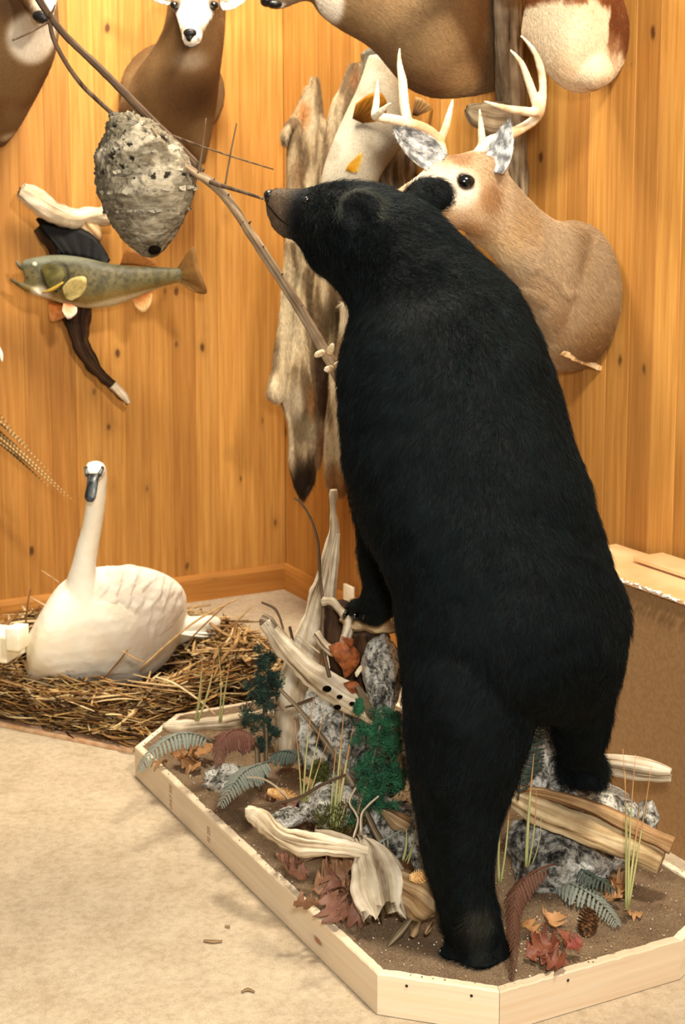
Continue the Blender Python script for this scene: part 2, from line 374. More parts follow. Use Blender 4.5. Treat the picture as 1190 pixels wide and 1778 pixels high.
for i in range(nb):
    a, b = BP[i].copy(), BP[(i + 1) % nb].copy(); ai, bi = BI[i].copy(), BI[(i + 1) % nb].copy()
    e = (b - a) / np.linalg.norm(b - a); g = .0006
    a = a + e * g; b = b - e * g; ai = ai + e * g; bi = bi - e * g
    Lb = np.linalg.norm(b - a); K = max(2, int(Lb / .012)); V = []; rnd = [R.uniform(-.0012, .0012) for _ in range(K + 1)]
    for k in range(K + 1):
        t = k / K; o1 = a + (b - a) * t; i1 = ai + (bi - ai) * t; z = ZB + rnd[k]
        for (p, zz) in ((o1, .002), (o1, z - .003), (o1 + (i1 - o1) * .12, z), (i1, z), (i1, .002)): V.append((p[0], p[1], zz))
    F = [(5 * k + j, 5 * k + (j + 1) % 5, 5 * k + 5 + (j + 1) % 5, 5 * k + 5 + j) for k in range(K) for j in range(5)] + [(4, 3, 2, 1, 0), tuple(5 * K + j for j in range(5))]
    # own origin and frame so that the grain runs along the board
    V = np.array(V); org = a.copy(); org[2] = 0; ye = np.array([-e[1], e[0], 0])
    loc = np.stack([(V - org) @ e, (V - org) @ ye, V[:, 2]], 1)
    me = bpy.data.meshes.new('frame_board'); me.from_pydata(loc.tolist(), [], F); me.materials.append(PALEPINE)
    bm = bmesh.new(); bm.from_mesh(me); bmesh.ops.recalc_face_normals(bm, faces=bm.faces[:]); bm.to_mesh(me); bm.free()
    o = bpy.data.objects.new('frame_board', me); COL.objects.link(o); o.parent = base; bo = wloc(base)
    o.matrix_local = Matrix(((e[0], ye[0], 0, org[0] - bo[0]), (e[1], ye[1], 0, org[1] - bo[1]), (0, 0, 1, 0), (0, 0, 0, 1)))
    if i == 0: LBOARD = (o, e, org)
    if i in (1, 2):
        xs = {1: (.06, .19), 2: (.16,)}[i]
        for x in xs:
            V2, F2 = ell((0, 0, 0), .0032, .0015, .0032, nu=10, nv=6); nm = mesh('nail', V2 + org + e * x - ye * .0008 + np.array([0, 0, .072]), F2, BLACK, o, loc=None)
            nm.matrix_parent_inverse = Matrix.Identity(4)
            nm.data.transform(Matrix.Identity(4)); 
            V3 = V2 + np.array([x, -.0008, .072]); nm.data.vertices.foreach_set('co', V3.ravel()); nm.data.update()
# inked lumber stamps on the left board
ink = NT('stamp_ink', .8, .1); ink.col((176, 146, 120)); ink = ink.m
def stamp(txt, pxy, size, cond):
    o, e, org = LBOARD
    p = U(pxy[0], pxy[1], 3.5); r = ray(*pxy); n2 = np.array([e[1], -e[0], 0]); t = (BP[0] @ n2) / (r[0] * n2[0] + r[1] * n2[1]); P = np.array([0, 0, EYE]) + r * t
    cu = bpy.data.curves.new('stamp', 'FONT'); cu.body = txt; cu.size = size; cu.align_x = 'CENTER'; cu.align_y = 'CENTER'; cu.extrude = .0002; cu.materials.append(ink)
    tmp = bpy.data.objects.new('tmp', cu); COL.objects.link(tmp); dg = bpy.context.evaluated_depsgraph_get(); me = bpy.data.meshes.new_from_object(tmp.evaluated_get(dg)); bpy.data.objects.remove(tmp)
    me.materials.clear(); me.materials.append(ink); s = bpy.data.objects.new('lumber_stamp', me); COL.objects.link(s); s.parent = o
    x = (P - org) @ e; s.matrix_local = Matrix.Translation((x, -.0006, P[2])) @ Matrix.Rotation(pi / 2, 4, 'X') @ Matrix.Rotation(pi / 2, 4, 'Z') @ Matrix.Diagonal((cond, .8, 1, 1))
stamp('UNCF REE', (297, 1384), .036, .42); stamp('RE ZER', (363, 1449), .032, .42)
# sand
n = NT('coarse_sand', .95, .1); v = n.coord(); f1 = n.noise(v, 260, 4, .8); f2 = n.noise(v, 12, 4)
o_ = n.ramp(f1, ((.30, (98, 78, 60)), (.46, (134, 112, 88)), (.60, (158, 136, 110)), (.72, (222, 204, 176))))
o_ = n.mix(.55, o_, n.ramp(f2, ((.35, (188, 176, 166)), (.65, (255, 250, 240)))), 'MULTIPLY'); n.col(o_); n.bump(f1, .9, .004)
bm = bmesh.new(); vs = [bm.verts.new((p[0], p[1], ZB - .004)) for p in inset(BP, .016)]; bm.faces.new(vs)
for _ in range(6): bmesh.ops.subdivide_edges(bm, edges=[e for e in bm.edges if e.calc_length() > .02], cuts=1, use_grid_fill=True) if _ else bmesh.ops.triangulate(bm, faces=bm.faces[:])
bmesh.ops.triangulate(bm, faces=bm.faces[:])
V = np.array([v_.co[:] for v_ in bm.verts]); F = [[v_.index for v_ in f_.verts] for f_ in bm.faces]; bm.free()
V[:, 2] += .002 + .006 * nz(V, 9, d=4)
mesh('sand', V, F, n.m, base)
def inbase(x, y, d=.03):
    for i in range(nb):
        a, b = BP[i], BP[(i + 1) % nb]; e = (b - a) / np.linalg.norm(b - a)
        if (x - a[0]) * -e[1] + (y - a[1]) * e[0] < d: return False
    return True
gr = MB(); k = 0
while k < 1900:
    x, y = R.uniform(-.6, .85), R.uniform(2.58, 4.3)
    if not inbase(x, y, .008): continue
    s = R.uniform(.0010, .0026); V, F = ell((x, y, ZB + .0015), s, s * R.uniform(.6, 1), s * .8, nu=5, nv=3)
    c = R.choice([(226, 208, 176), (200, 172, 130), (120, 92, 62), (238, 230, 214), (170, 130, 80)]); gr.add(V, F, c); k += 1
PLAIN = m_attr('painted_by_attribute', .7, .15, 120, var=.2)
gr.build('grit', PLAIN, base)['kind'] = 'stuff'
# ================================================================== black bear
def bear():
    t = empty('black_bear', UZ(822, 1688, ZB), 'big mounted black bear standing upright on the sand, its snout raised toward the hanging branch', 'bear')
    main = [((464, 349), (464, 333), 3.42, .012), ((467, 372), (467, 330), 3.41, .03), ((479, 394), (482, 329), 3.40, .042), ((495, 405), (503, 330), 3.38, .05),
            ((512, 418), (530, 328), 3.36, .062), ((528, 436), (558, 321), 3.33, .085), ((543, 462), (600, 317), 3.30, .11), ((563, 482), (645, 322), 3.27, .12),
            ((585, 507), (696, 336), 3.24, .13), ((606, 538), (764, 374), 3.2, .15), ((603, 578), (838, 446), 3.15, .18), ((597, 632), (898, 500), 3.1, .20),
            ((594, 690), (935, 578), 3.05, .21), ((594, 750), (968, 664), 3.02, .22), ((599, 810), (998, 762), 2.98, .22), ((612, 870), (1023, 847), 2.95, .22),
            ((632, 920), (1043, 930), 2.92, .22), ((658, 970), (1068, 1000), 2.90, .23), ((682, 1030), (1086, 1060), 2.88, .235), ((692, 1090), (1090, 1120), 2.86, .23),
            ((700, 1150), (1080, 1180), 2.85, .22), ((706, 1200), (1050, 1225), 2.84, .20), ((730, 1240), (1000, 1255), 2.84, .12)]
    legL = [((740, 1040), (900, 1050), 2.88, .12), ((710, 1130), (930, 1140), 2.84, .18), ((702, 1220), (935, 1230), 2.80, .18), ((708, 1300), (910, 1310), 2.78, .16), ((716, 1360), (890, 1370), 2.77, .14), ((726, 1420), (870, 1430), 2.76, .12),
            ((740, 1480), (860, 1490), 2.75, .105), ((755, 1530), (858, 1535), 2.74, .09), ((767, 1580), (866, 1580), 2.73, .08), ((772, 1625), (876, 1625), 2.74, .075), ((770, 1660), (876, 1658), 2.76, .085), ((782, 1680), (864, 1680), 2.78, .08)]
    legR = [((940, 1030), (1040, 1040), 2.88, .10), ((925, 1130), (1076, 1130), 2.86, .16), ((945, 1210), (1072, 1190), 2.88, .15), ((962, 1262), (1060, 1250), 2.93, .11), ((970, 1300), (1052, 1292), 2.96, .09), ((985, 1328), (1044, 1320), 2.98, .075), ((1002, 1342), (1030, 1340), 2.99, .04)]
    armL = [((598, 600), (720, 620), 3.12, .10), ((595, 700), (705, 700), 3.13, .09), ((596, 780), (692, 780), 3.14, .075), ((606, 860), (690, 860), 3.15, .07), ((617, 930), (690, 930), 3.16, .062),
            ((626, 990), (688, 990), 3.17, .052), ((628, 1030), (690, 1030), 3.18, .05), ((612, 1056), (690, 1056), 3.2, .055), ((622, 1072), (684, 1072), 3.21, .04)]
    armR = [((760, 560), (900, 560), 3.22, .10), ((770, 700), (880, 700), 3.34, .08), ((745, 850), (830, 850), 3.42, .065), ((720, 980), (790, 980), 3.44, .05), ((712, 1050), (775, 1050), 3.44, .045), ((718, 1078), (770, 1078), 3.43, .04)]
    P = [rloft(r) for r in (main, legL, legR, armL, armR)]
    # feet: planted sole, toes away from us and one toe pad showing at the left
    for (q, Y, rx, ry, rz) in (((824, 1640), 2.79, .066, .135, .062), ((782, 1664), 2.73, .030, .04, .030), ((862, 1655), 2.74, .028, .05, .034), ((812, 1600), 2.72, .045, .03, .05), ((1012, 1330), 3.06, .052, .11, .038),
                               ((650, 1060), 3.25, .044, .085, .024), ((745, 1068), 3.5, .042, .07, .024), ((618, 1056), 3.24, .022, .04, .018),
                               ((512, 352), 3.39, .03, .05, .03), ((484, 388), 3.40, .022, .032, .020), ((478, 366), 3.41, .022, .034, .03), ((500, 402), 3.39, .022, .034, .018)):
        c = U(q[0], q[1], Y); P.append(ell(c, rx, ry, rz))
    # ears
    E1 = U(626, 366, 3.15); E2 = U(745, 338, 3.33)
    for c, zx, rx, rz, tilt in ((E1, 1, .056, .055, -.15), (E2, 1, .056, .040, .30)):
        ct, st = cos(tilt), sin(tilt); rot = np.array([[ct, 0, st], [0, 1, 0], [-st, 0, ct]])
        P.append(ell(c, rx, .020, rz, rot))
    P.append(ell(U(715, 352, 3.30), .03, .03, .03))
    V, F, N = remesh(P, .0085, 14)
    eye0 = U(533, 346, 3.30)
    # cup of the near ear, and softly lumped muscle
    d = near(V, E1 + np.array([-.010, -.022, -.010]), .012, .040) * (N[:, 1] < -.1); V = V - N * (d * .016)[:, None]
    V = V + N * (.005 * nz(V, 9, d=3) + .011 * nz(V, 4.5, 2, 2) * (1 - near(V, eye0, .10, .25)))[:, None]
    V[:, 2] = np.where((V[:, 1] < 2.95) & (V[:, 2] < ZB + .004) & (V[:, 0] < .4), ZB + .003, V[:, 2])
    eye = U(533, 346, 3.30)
    nose0 = U(463, 340, 3.42); muz = U(492, 366, 3.40)
    def colf(Q):
        c = np.tile(np.array([4., 5., 6.]), (len(Q), 1)); u = nz(Q, 11, 3.1, 2) if len(Q) < 70000 else 0
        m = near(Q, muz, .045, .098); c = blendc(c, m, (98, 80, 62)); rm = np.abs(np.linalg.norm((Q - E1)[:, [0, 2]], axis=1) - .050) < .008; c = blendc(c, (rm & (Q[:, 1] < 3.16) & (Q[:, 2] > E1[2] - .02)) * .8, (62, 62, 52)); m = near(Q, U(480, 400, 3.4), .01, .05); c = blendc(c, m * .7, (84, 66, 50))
        m = near(Q, U(474, 334, 3.41), .008, .026); c = blendc(c, m * .75, (40, 32, 26))
        m = near(Q, U(836, 1610, 2.66), .02, .06); c = blendc(c, m * .8, (62, 58, 48)); m = near(Q, U(838, 1650, 2.66), .02, .05); c = blendc(c, m * .7, (50, 48, 40)); return c
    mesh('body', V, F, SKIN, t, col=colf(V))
    def dirf(Q, N):
        D = np.zeros_like(Q); D[:, 2] = -1; D[:, 0] = 3.2 * (Q[:, 0] - np.interp(Q[:, 2], [.5, 1.0, 1.5], [.44, .34, .22])); D[:, 1] = -.2
        h = sm(Q[:, 2], 1.33, 1.48) ; D = D * (1 - h)[:, None] + np.array([.85, -.15, -.35]) * h[:, None]
        return D + .25 * np.stack([np.sin(Q[:, 2] * 23 + Q[:, 0] * 11), np.cos(Q[:, 0] * 17), np.sin(Q[:, 0] * 29 + Q[:, 1] * 9) * .4], 1)
    def ln(Q):
        L = .026 + .012 * sm(nz(Q, 28, 9, 2), -.3, .4); L *= 1 - .80 * near(Q, muz, .07, .16); L *= 1 - .55 * near(Q, E1, .03, .06); L *= 1 - .45 * near(Q, E2, .03, .06)
        L *= 1 - .55 * near(Q, U(822, 1640, 2.75), .06, .14); L *= 1 - .5 * near(Q, U(650, 1050, 3.2), .06, .12); return L
    def colh(Q):
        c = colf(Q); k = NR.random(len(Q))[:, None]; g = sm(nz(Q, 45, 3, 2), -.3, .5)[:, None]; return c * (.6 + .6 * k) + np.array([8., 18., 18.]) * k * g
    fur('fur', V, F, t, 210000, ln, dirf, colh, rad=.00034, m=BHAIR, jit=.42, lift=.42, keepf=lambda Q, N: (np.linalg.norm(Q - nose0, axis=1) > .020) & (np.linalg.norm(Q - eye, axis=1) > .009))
    nl = [ell(U(468, 339, 3.405), .014, .026, .014), ell(U(465, 346, 3.40), .008, .020, .010)]
    v_, f_, _n = remesh(nl, .002, 3); mesh('nose', v_, f_, NOSE, t)
    V, F = ell(U(533, 347, 3.255), .007, .007, .007); o = mesh('eye', V, F, BLACK, t)
    V, F = tube([U(462, 352, 3.385), U(470, 362, 3.35), U(486, 380, 3.335), U(502, 392, 3.325)], [.001, .0014, .0014, .0006], nu=6); mesh('mouth', V, F, MATTE, t)
    cl = [(602 + 17 * i, 1064 + 3 * (i % 2), 3.19) for i in range(5)]
    for (x, y, Y) in cl:
        V, F = ptube([(x, y, Y, 5), (x - 3, y + 5, Y - .012, 4), (x - 5, y + 12, Y - .014, 1)], nu=7); mesh('claw', V, F, BLACK, t)
bear()
#@@MOUNTS
# ================================================================== wall mounts
def ear_part(parent, base, tip, wid, nrm, inner, outer, cup=.5, nfur=2600):
    """leaf shaped cupped ear, inner side facing nrm"""
    base, tip, nrm = map(lambda a: np.asarray(a, float), (base, tip, nrm)); ax = tip - base; L = np.linalg.norm(ax); ax = ax / L
    nrm = nrm - (nrm @ ax) * ax; nrm /= np.linalg.norm(nrm); sd = np.cross(ax, nrm); ns, nt = 13, 11
    G = []
    for s_ in np.linspace(0, 1, ns):
        w = wid * (sin(pi * min(1, .16 + s_ * .84)) ** .62) * (1 - .25 * s_)
        for tt in np.linspace(-1, 1, nt):
            G.append(base + ax * L * s_ + sd * w * tt + nrm * (cup * w * (tt * tt - 1) * .9 + .010 * sin(5 * tt + 3 * s_) * (1 - abs(tt)) * .4))
    G = np.array(G); H = G - nrm * .005; V = np.concatenate([G, H]); q = ns * nt; F = []
    for i in range(ns - 1):
        for j in range(nt - 1):
            a = i * nt + j; F.append((a, a + 1, a + nt + 1, a + nt)); F.append((q + a, q + a + nt, q + a + nt + 1, q + a + 1))
    bd = [j for j in range(nt)] + [i * nt + nt - 1 for i in range(1, ns)] + [(ns - 1) * nt + j for j in range(nt - 2, -1, -1)] + [i * nt for i in range(ns - 2, 0, -1)]
    for a, b in zip(bd, bd[1:] + bd[:1]): F.append((a, q + a, q + b, b))
    C = np.concatenate([np.tile(np.array(inner, float), (q, 1)), np.tile(np.array(outer, float), (q, 1))])
    C[:q] *= (.62 + .55 * sm(nz(G, 60, 2, 2), -.3, .3))[:, None]
    C = np.clip(C, 0, 255); o = mesh('ear', V, F, SKIN, parent, col=C)
    T = G; ff = [f for f in F if max(f) < q]
    fur('ear_hair', G, ff, o if False else parent, nfur, .014, lambda P, N: np.tile(ax, (len(P), 1)), lambda P: np.tile(np.array(inner, float), (len(P), 1)) * (.6 + .6 * sm(nz(P, 55, 2, 2), -.3, .3))[:, None], rad=.0003, lift=.5)
    return o
def antlerset(parent, beams, name='antler'):
    P = [ptube(b, nu=10) for b in beams]; V, F, N = remesh(P, .0032, 2)
    V = V + N * (.0007 * nz(V, 160, d=2))[:, None]
    k = sm(nz(V, 12, 5, 3), -.1, .5); C = np.tile(np.array([238., 222., 192.]), (len(V), 1)); C = blendc(C, k * .6, (176, 134, 88))
    mesh(name, V, F, ANT, parent, col=C)
ANT = m_attr('antler_bone', .42, .25, 90, .4, .001, var=.2)
def whitetail_buck():
    t = empty('mounted_buck', UR(1040, 520, 0), 'shoulder mount of a whitetail buck with white antlers and gray-brown coat behind the bear', 'deer mount')
    body = [((1000, 560), (1030, 440), 4.02, .09), ((965, 600), (1020, 398), 3.98, .13), ((928, 560), (975, 384), 3.92, .15), ((890, 500), (950, 375), 3.86, .14), ((850, 440), (905, 330), 3.80, .11), ((805, 410), (868, 282), 3.76, .09)]
    # shoulder disk against the wall
    sh = []
    for off, k in ((.008, .93), (.04, 1.0), (.08, 1.0), (.13, .95), (.18, .86), (.22, .72), (.255, .5)):
        c = UR(1010, 520, off) + np.array([0, 0, 0]); c = (UR(930, 520, off) + UR(1090, 520, off)) / 2; a = (UR(1092, 520, off) - UR(945, 520, off)) / 2 * k; b = np.array([0, 0, 132 * mpp(4.05)]) * k
        c = (UR(1092, 520, .0) + UR(945, 520, .0)) / 2 + NRm * off + DR * (-.0 * off) + np.array([0, 0, .01])
        sh.append((c, a, b))
    head = [((868, 430), (880, 270), 3.76, .075), ((835, 420), (850, 265), 3.72, .085), ((800, 400), (800, 266), 3.68, .085), ((765, 398), (760, 272), 3.64, .07), ((735, 392), (728, 300), 3.60, .055), ((708, 392), (700, 318), 3.55, .043), ((680, 400), (676, 338), 3.51, .036), ((664, 396), (664, 352), 3.49, .02)]
    P = [rloft(body), loft(sh, nu=28), rloft(head)]
    P.append(ell(U(830, 290, 3.69), .06, .06, .045))
    V, F, N = remesh(P, .008, 45)
    eye = U(808, 315, 3.612)
    d = near(V, eye, .012, .035); V = V - N * (d * .008)[:, None]
    V += N * (.006 * sm(np.sin(V[:, 2] * 55 + V[:, 0] * 40 + 6 * nz(V, 4)), .2, 1) * near(V, U(930, 480, 3.85), .05, .22))[:, None]
    def colf(Q):
        k = sm(nz(Q, 6, 1, 3), -.4, .4); c = np.tile(np.array([186., 162., 130.]), (len(Q), 1)); c = blendc(c, k * .55, (160, 130, 94))
        c = blendc(c, near(Q, U(1040, 430, 4.0), .1, .25) * .55, (140, 112, 80)); c = blendc(c, near(Q, U(1050, 600, 4.0), .05, .2) * .8, (134, 96, 54))
        c = blendc(c, near(Q, U(850, 430, 3.7), .03, .12) * .5, (226, 190, 136))
        c = blendc(c, near(Q, U(900, 400, 3.75), .02, .09) * .3, (190, 140, 80))
        hd = near(Q, U(800, 340, 3.62), .10, .20); c = blendc(c, hd, (186, 156, 120))
        c = blendc(c, near(Q, U(800, 325, 3.60), .035, .075) * .85, (232, 220, 202)); c = blendc(c, near(Q, U(745, 305, 3.58), .03, .08) * .85, (232, 216, 192))
        c = blendc(c, near(Q, U(800, 268, 3.64), .02, .05) * .8, (150, 110, 74)); c = blendc(c, near(Q, U(850, 345, 3.66), .02, .055) * .7, (142, 100, 62)); c = blendc(c, near(Q, U(815, 410, 3.66), .02, .06) * .7, (156, 112, 66))
        c = blendc(c, near(Q * np.array([.75, 1, 1]), eye * np.array([.75, 1, 1]), .017, .026), (60, 44, 34)); c = blendc(c, near(Q, U(700, 390, 3.55), .02, .06) * .8, (235, 226, 208)); return c
    mesh('body', V, F, SKIN, t, col=colf(V))
    def dirf(Q, N):
        D = np.tile(np.array([.75, .3, -.65]), (len(Q), 1)); k = near(Q, U(1050, 540, 4.05), .1, .3); return D * (1 - k)[:, None] + np.array([.5, .1, -.9]) * k[:, None] + .2 * np.stack([np.sin(Q[:, 2] * 30), Q[:, 0] * 0, np.cos(Q[:, 0] * 26)], 1)
    def ln(Q): return .021 - .014 * near(Q, U(780, 330, 3.6), .10, .17)
    fur('fur', V, F, t, 95000, ln, dirf, colf, rad=.00036, lift=.22, jit=.2, keepf=lambda Q, N: (np.linalg.norm(Q - eye, axis=1) > .017))
    V, F = ell(eye + np.array([0, .002, 0]), .025, .013, .018); o = mesh('eye', V, F, BLACK, t)
    V, F = ell(U(660, 362, 3.485), .018, .016, .014); mesh('nose', V, F, NOSE, t)
    ear_part(t, U(768, 284, 3.60), U(684, 222, 3.56), .043, (.1, -1, .1), (206, 204, 200), (150, 110, 70))
    ear_part(t, U(858, 298, 3.64), U(884, 212, 3.66), .036, (-.35, -1, 0), (196, 196, 194), (110, 80, 52))
    antlerset(t, [[(768, 268, 3.66, 10), (762, 245, 3.66, 10), (742, 226, 3.64, 10), (712, 215, 3.60, 10), (685, 208, 3.55, 9), (655, 203, 3.50, 8), (648, 200, 3.49, 6)],
                  [(708, 214, 3.60, 9), (702, 180, 3.60, 9), (699, 140, 3.61, 8), (694, 110, 3.62, 5), (694, 84, 3.62, 2)], [(650, 202, 3.49, 7), (654, 175, 3.5, 6), (656, 137, 3.5, 2)],
                  [(650, 203, 3.49, 7), (662, 193, 3.46, 6), (679, 178, 3.43, 2)], [(762, 250, 3.66, 8), (774, 222, 3.67, 7), (781, 195, 3.68, 5), (787, 172, 3.69, 2)]])
    antlerset(t, [[(828, 272, 3.68, 11), (848, 248, 3.70, 11), (880, 236, 3.73, 10), (908, 222, 3.76, 9), (928, 208, 3.76, 9), (938, 192, 3.74, 9), (943, 157, 3.72, 7), (939, 118, 3.70, 7), (925, 84, 3.68, 4), (905, 62, 3.67, 2)],
                  [(936, 194, 3.74, 9), (929, 172, 3.72, 8), (918, 140, 3.70, 7), (905, 108, 3.68, 5), (886, 86, 3.67, 2)], [(934, 196, 3.74, 8), (910, 193, 3.70, 8), (880, 188, 3.66, 6), (841, 176, 3.62, 2)],
                  [(838, 256, 3.69, 8), (836, 225, 3.68, 6), (833, 189, 3.67, 2)]])
    V, F = rloft([((972, 616), (980, 608), 3.93, .003), ((1015, 634), (1020, 625), 4.00, .003), ((1058, 649), (1062, 643), 4.06, .002)], nu=10, nv=30)
    V = V + (.0035 * nz(V, 45))[:, None] * np.array([0, .3, 1]); o = mesh('hide_edge', V, F, m_speck('raw_hide', (236, 214, 170), (200, 160, 110), 80), t); o['label'] = 'pale raw edge of the hide'
whitetail_buck()
def mount_generic(t, rows_list, extras, colf, dirf, n, ln=.012, vox=.009, smooth=8, rad=.00034):
    P = [rloft(r) for r in rows_list] + extras; V, F, N = remesh(P, vox, smooth); mesh('body', V, F, SKIN, t, col=colf(V)); fur('fur', V, F, t, n, ln, dirf, colf, rad=rad, lift=.18, jit=.2); return V, F
def down(Q, N): return np.tile(np.array([.1, .1, -1.]), (len(Q), 1))
# doe facing us, left wall
def front_doe():
    t = empty('mounted_doe', UL(300, 200, 0), 'brown doe mount facing forward above the hornet nest, white muzzle and black nose', 'deer mount')
    neck = [((225, 240), (350, 262), 5.50, .05), ((205, 190), (374, 200), 5.42, .13), ((232, 130), (380, 150), 5.34, .15), ((262, 90), (386, 100), 5.28, .13), ((283, 50), (391, 55), 5.24, .11), ((292, 5), (392, 5), 5.22, .10), ((300, -40), (385, -40), 5.22, .09)]
    brisk = [((320, 200), (375, 190), 5.42, .08), ((318, 240), (368, 235), 5.44, .07), ((335, 270), (360, 268), 5.46, .05), ((350, 285), (357, 285), 5.47, .02)]
    pl = []
    for off, k in ((.01, .95), (.06, 1), (.14, .9)):
        c = (UL(205, 165, 0) + UL(372, 165, 0)) / 2 + NL * off; pl.append((c, (UL(378, 165, 0) - UL(204, 165, 0)) / 2 * k, np.array([0, 0, .20 * k])))
    head = [((300, -30), (384, -30), 5.14, .09), ((298, 8), (382, 8), 5.08, .08), ((308, 35), (366, 35), 5.00, .06), ((314, 55), (354, 55), 4.94, .045), ((317, 70), (350, 70), 4.92, .035), ((322, 80), (344, 80), 4.92, .02)]
    def colf(Q):
        c = np.tile(np.array([128., 96., 60.]), (len(Q), 1)); c = blendc(c, sm(nz(Q, 7, 2, 2), -.3, .5) * .4, (108, 78, 46)); c = blendc(c, near(Q, U(330, 190, 5.2), .06, .17) * .7, (88, 58, 34))
        c = blendc(c, near(Q, U(225, 160, 5.4), .05, .15) * .6, (160, 130, 88)); c = blendc(c, near(Q * np.array([.6, 1, 1]), U(335, 106, 5.16) * np.array([.6, 1, 1]), .01, .06) * .8, (176, 156, 130))
        c = blendc(c, near(Q, U(335, 30, 5.0), .08, .16), (150, 122, 92)); c = blendc(c, near(Q, U(335, 20, 4.98), .045, .10) * .95, (238, 232, 222)); c = blendc(c, near(Q, U(365, 45, 5.0), .01, .035) * .6, (130, 104, 80)); c = blendc(c, near(Q, U(333, 66, 4.90), .03, .06) * .95, (236, 226, 210))
        for ex in (302, 373): c = blendc(c, near(Q, U(ex, 8, 5.02), .012, .034) * .9, (40, 26, 18))
        c = blendc(c, near(Q, U(348, 66, 4.89), .006, .018) * .8, (40, 28, 20)); return c
    mount_generic(t, [neck, brisk, head], [loft(pl, nu=24)], colf, down, 42000, .010)
    for ex in (303, 372):
        V, F = ell(U(ex, 9, 5.005), .016, .016, .013); mesh('eye', V, F, BLACK, t)
    V, F, _ = remesh([ell(U(330, 57, 4.895), .024, .014, .016), ell(U(330, 66, 4.895), .014, .012, .014)], .003, 3); mesh('nose', V, F, NOSE, t)
    V, F = tube([U(318, 77, 4.885), U(332, 82, 4.875), U(346, 76, 4.885)], [.002, .003, .002], nu=6); mesh('mouth', V, F, NOSE, t)
    ear_part(t, U(384, 10, 5.10), U(438, -14, 5.12), .03, (0, -1, .2), (226, 214, 196), (120, 84, 50), nfur=900)
    ear_part(t, U(296, 0, 5.10), U(246, -22, 5.12), .03, (0, -1, .2), (226, 214, 196), (120, 84, 50), nfur=900)
front_doe()
def edge_deer():
    t = empty('mounted_deer', UL(30, 100, 0), 'dark brown deer neck with a white throat patch, cut off by the top left corner', 'deer mount')
    neck = [((-60, 262), (8, 255), 5.10, .05), ((-110, 215), (32, 225), 5.02, .12), ((-120, 160), (66, 165), 4.96, .16), ((-110, 105), (92, 110), 4.90, .16), ((-90, 60), (103, 62), 4.86, .14), ((-70, 20), (102, 20), 4.82, .13), ((-60, -40), (95, -40), 4.80, .12)]
    head = [((-40, -50), (95, -50), 4.74, .10), ((20, -10), (100, -20), 4.68, .08), ((45, 12), (98, 5), 4.62, .06), ((58, 32), (92, 28), 4.58, .04), ((66, 42), (84, 40), 4.57, .02)]
    pl = []
    for off, k in ((.01, .95), (.08, 1), (.25, .9)):
        c = (UL(-150, 120, 0) + UL(40, 120, 0)) / 2 + NL * off; pl.append((c, (UL(45, 120, 0) - UL(-160, 120, 0)) / 2 * k, np.array([0, 0, .24 * k])))
    def colf(Q):
        c = np.tile(np.array([120., 90., 56.]), (len(Q), 1)); c = blendc(c, sm(nz(Q, 7, 2, 2), -.3, .5) * .5, (92, 54, 24)); c = blendc(c, near(Q, U(20, 10, 4.75), .03, .09) * .8, (52, 30, 18))
        c = blendc(c, near(Q, U(60, 66, 4.75), .07, .105) * .95, (224, 212, 192)); c = blendc(c, near(Q, U(20, 58, 4.78), .03, .06) * .9, (214, 200, 178)); c = blendc(c, near(Q, U(90, 10, 4.6), .04, .08) * .9, (232, 222, 206)); c = blendc(c, near(Q, U(14, 240, 5.0), .01, .05) * .8, (206, 186, 160)); return c
    mount_generic(t, [neck, head], [loft(pl, nu=24)], colf, down, 26000, .010)
    V, F, _ = remesh([ell(U(70, 28, 4.555), .026, .014, .018), ell(U(76, 30, 4.555), .020, .012, .02)], .003, 3); mesh('nose', V, F, NOSE, t)
edge_deer()
def side_deer():
    t = empty('mounted_deer', UR(860, 60, 0), 'large tan-brown deer mount high on the right wall, white throat, muzzle pointing left', 'deer mount')
    neck = [((862, 160), (862, -160), 4.46, .10), ((820, 168), (830, -170), 4.40, .17), ((770, 172), (790, -160), 4.36, .19), ((735, 166), (750, -140), 4.36, .19), ((698, 145), (715, -130), 4.38, .17), ((645, 85), (680, -140), 4.42, .14), ((590, 52), (640, -160), 4.46, .12), ((556, 26), (600, -160), 4.5, .10), ((540, 0), (560, -150), 4.52, .09)]
    head = [((590, 10), (590, -140), 4.52, .09), ((545, 2), (545, -110), 4.52, .07), ((520, 4), (515, -70), 4.5, .055), ((495, 14), (490, -45), 4.48, .045), ((470, 16), (468, -28), 4.47, .035), ((459, 4), (460, -14), 4.46, .02)]
    def colf(Q):
        c = np.tile(np.array([140., 110., 74.]), (len(Q), 1)); c = blendc(c, sm(nz(Q, 5, 2, 3), -.3, .4) * .6, (112, 82, 50)); c = blendc(c, near(Q, U(800, 150, 4.3), .03, .10) * .5, (176, 138, 92))
        c = blendc(c, near(Q, U(730, 160, 4.3), .03, .14) * .5, (84, 50, 24)); c = blendc(c, near(Q, U(572, 0, 4.42), .055, .085) * .95, (226, 214, 196)); c = blendc(c, near(Q, U(500, 0, 4.45), .05, .09) * .7, (130, 110, 90))
        c = blendc(c, near(Q, U(488, 16, 4.45), .012, .025) * .95, (236, 230, 220)); return c
    def d2(Q, N): return np.tile(np.array([.9, -.2, -.5]), (len(Q), 1))
    mount_generic(t, [neck, head], [], colf, d2, 60000, .011)
    V, F, _ = remesh([ell(U(464, 2, 4.45), .022, .03, .018), ell(U(478, 8, 4.44), .022, .02, .012)], .003, 3); mesh('nose', V, F, NOSE, t)
    V, F = ell(U(555, -70, 4.44), .018, .014, .016); mesh('eye', V, F, BLACK, t)
side_deer()
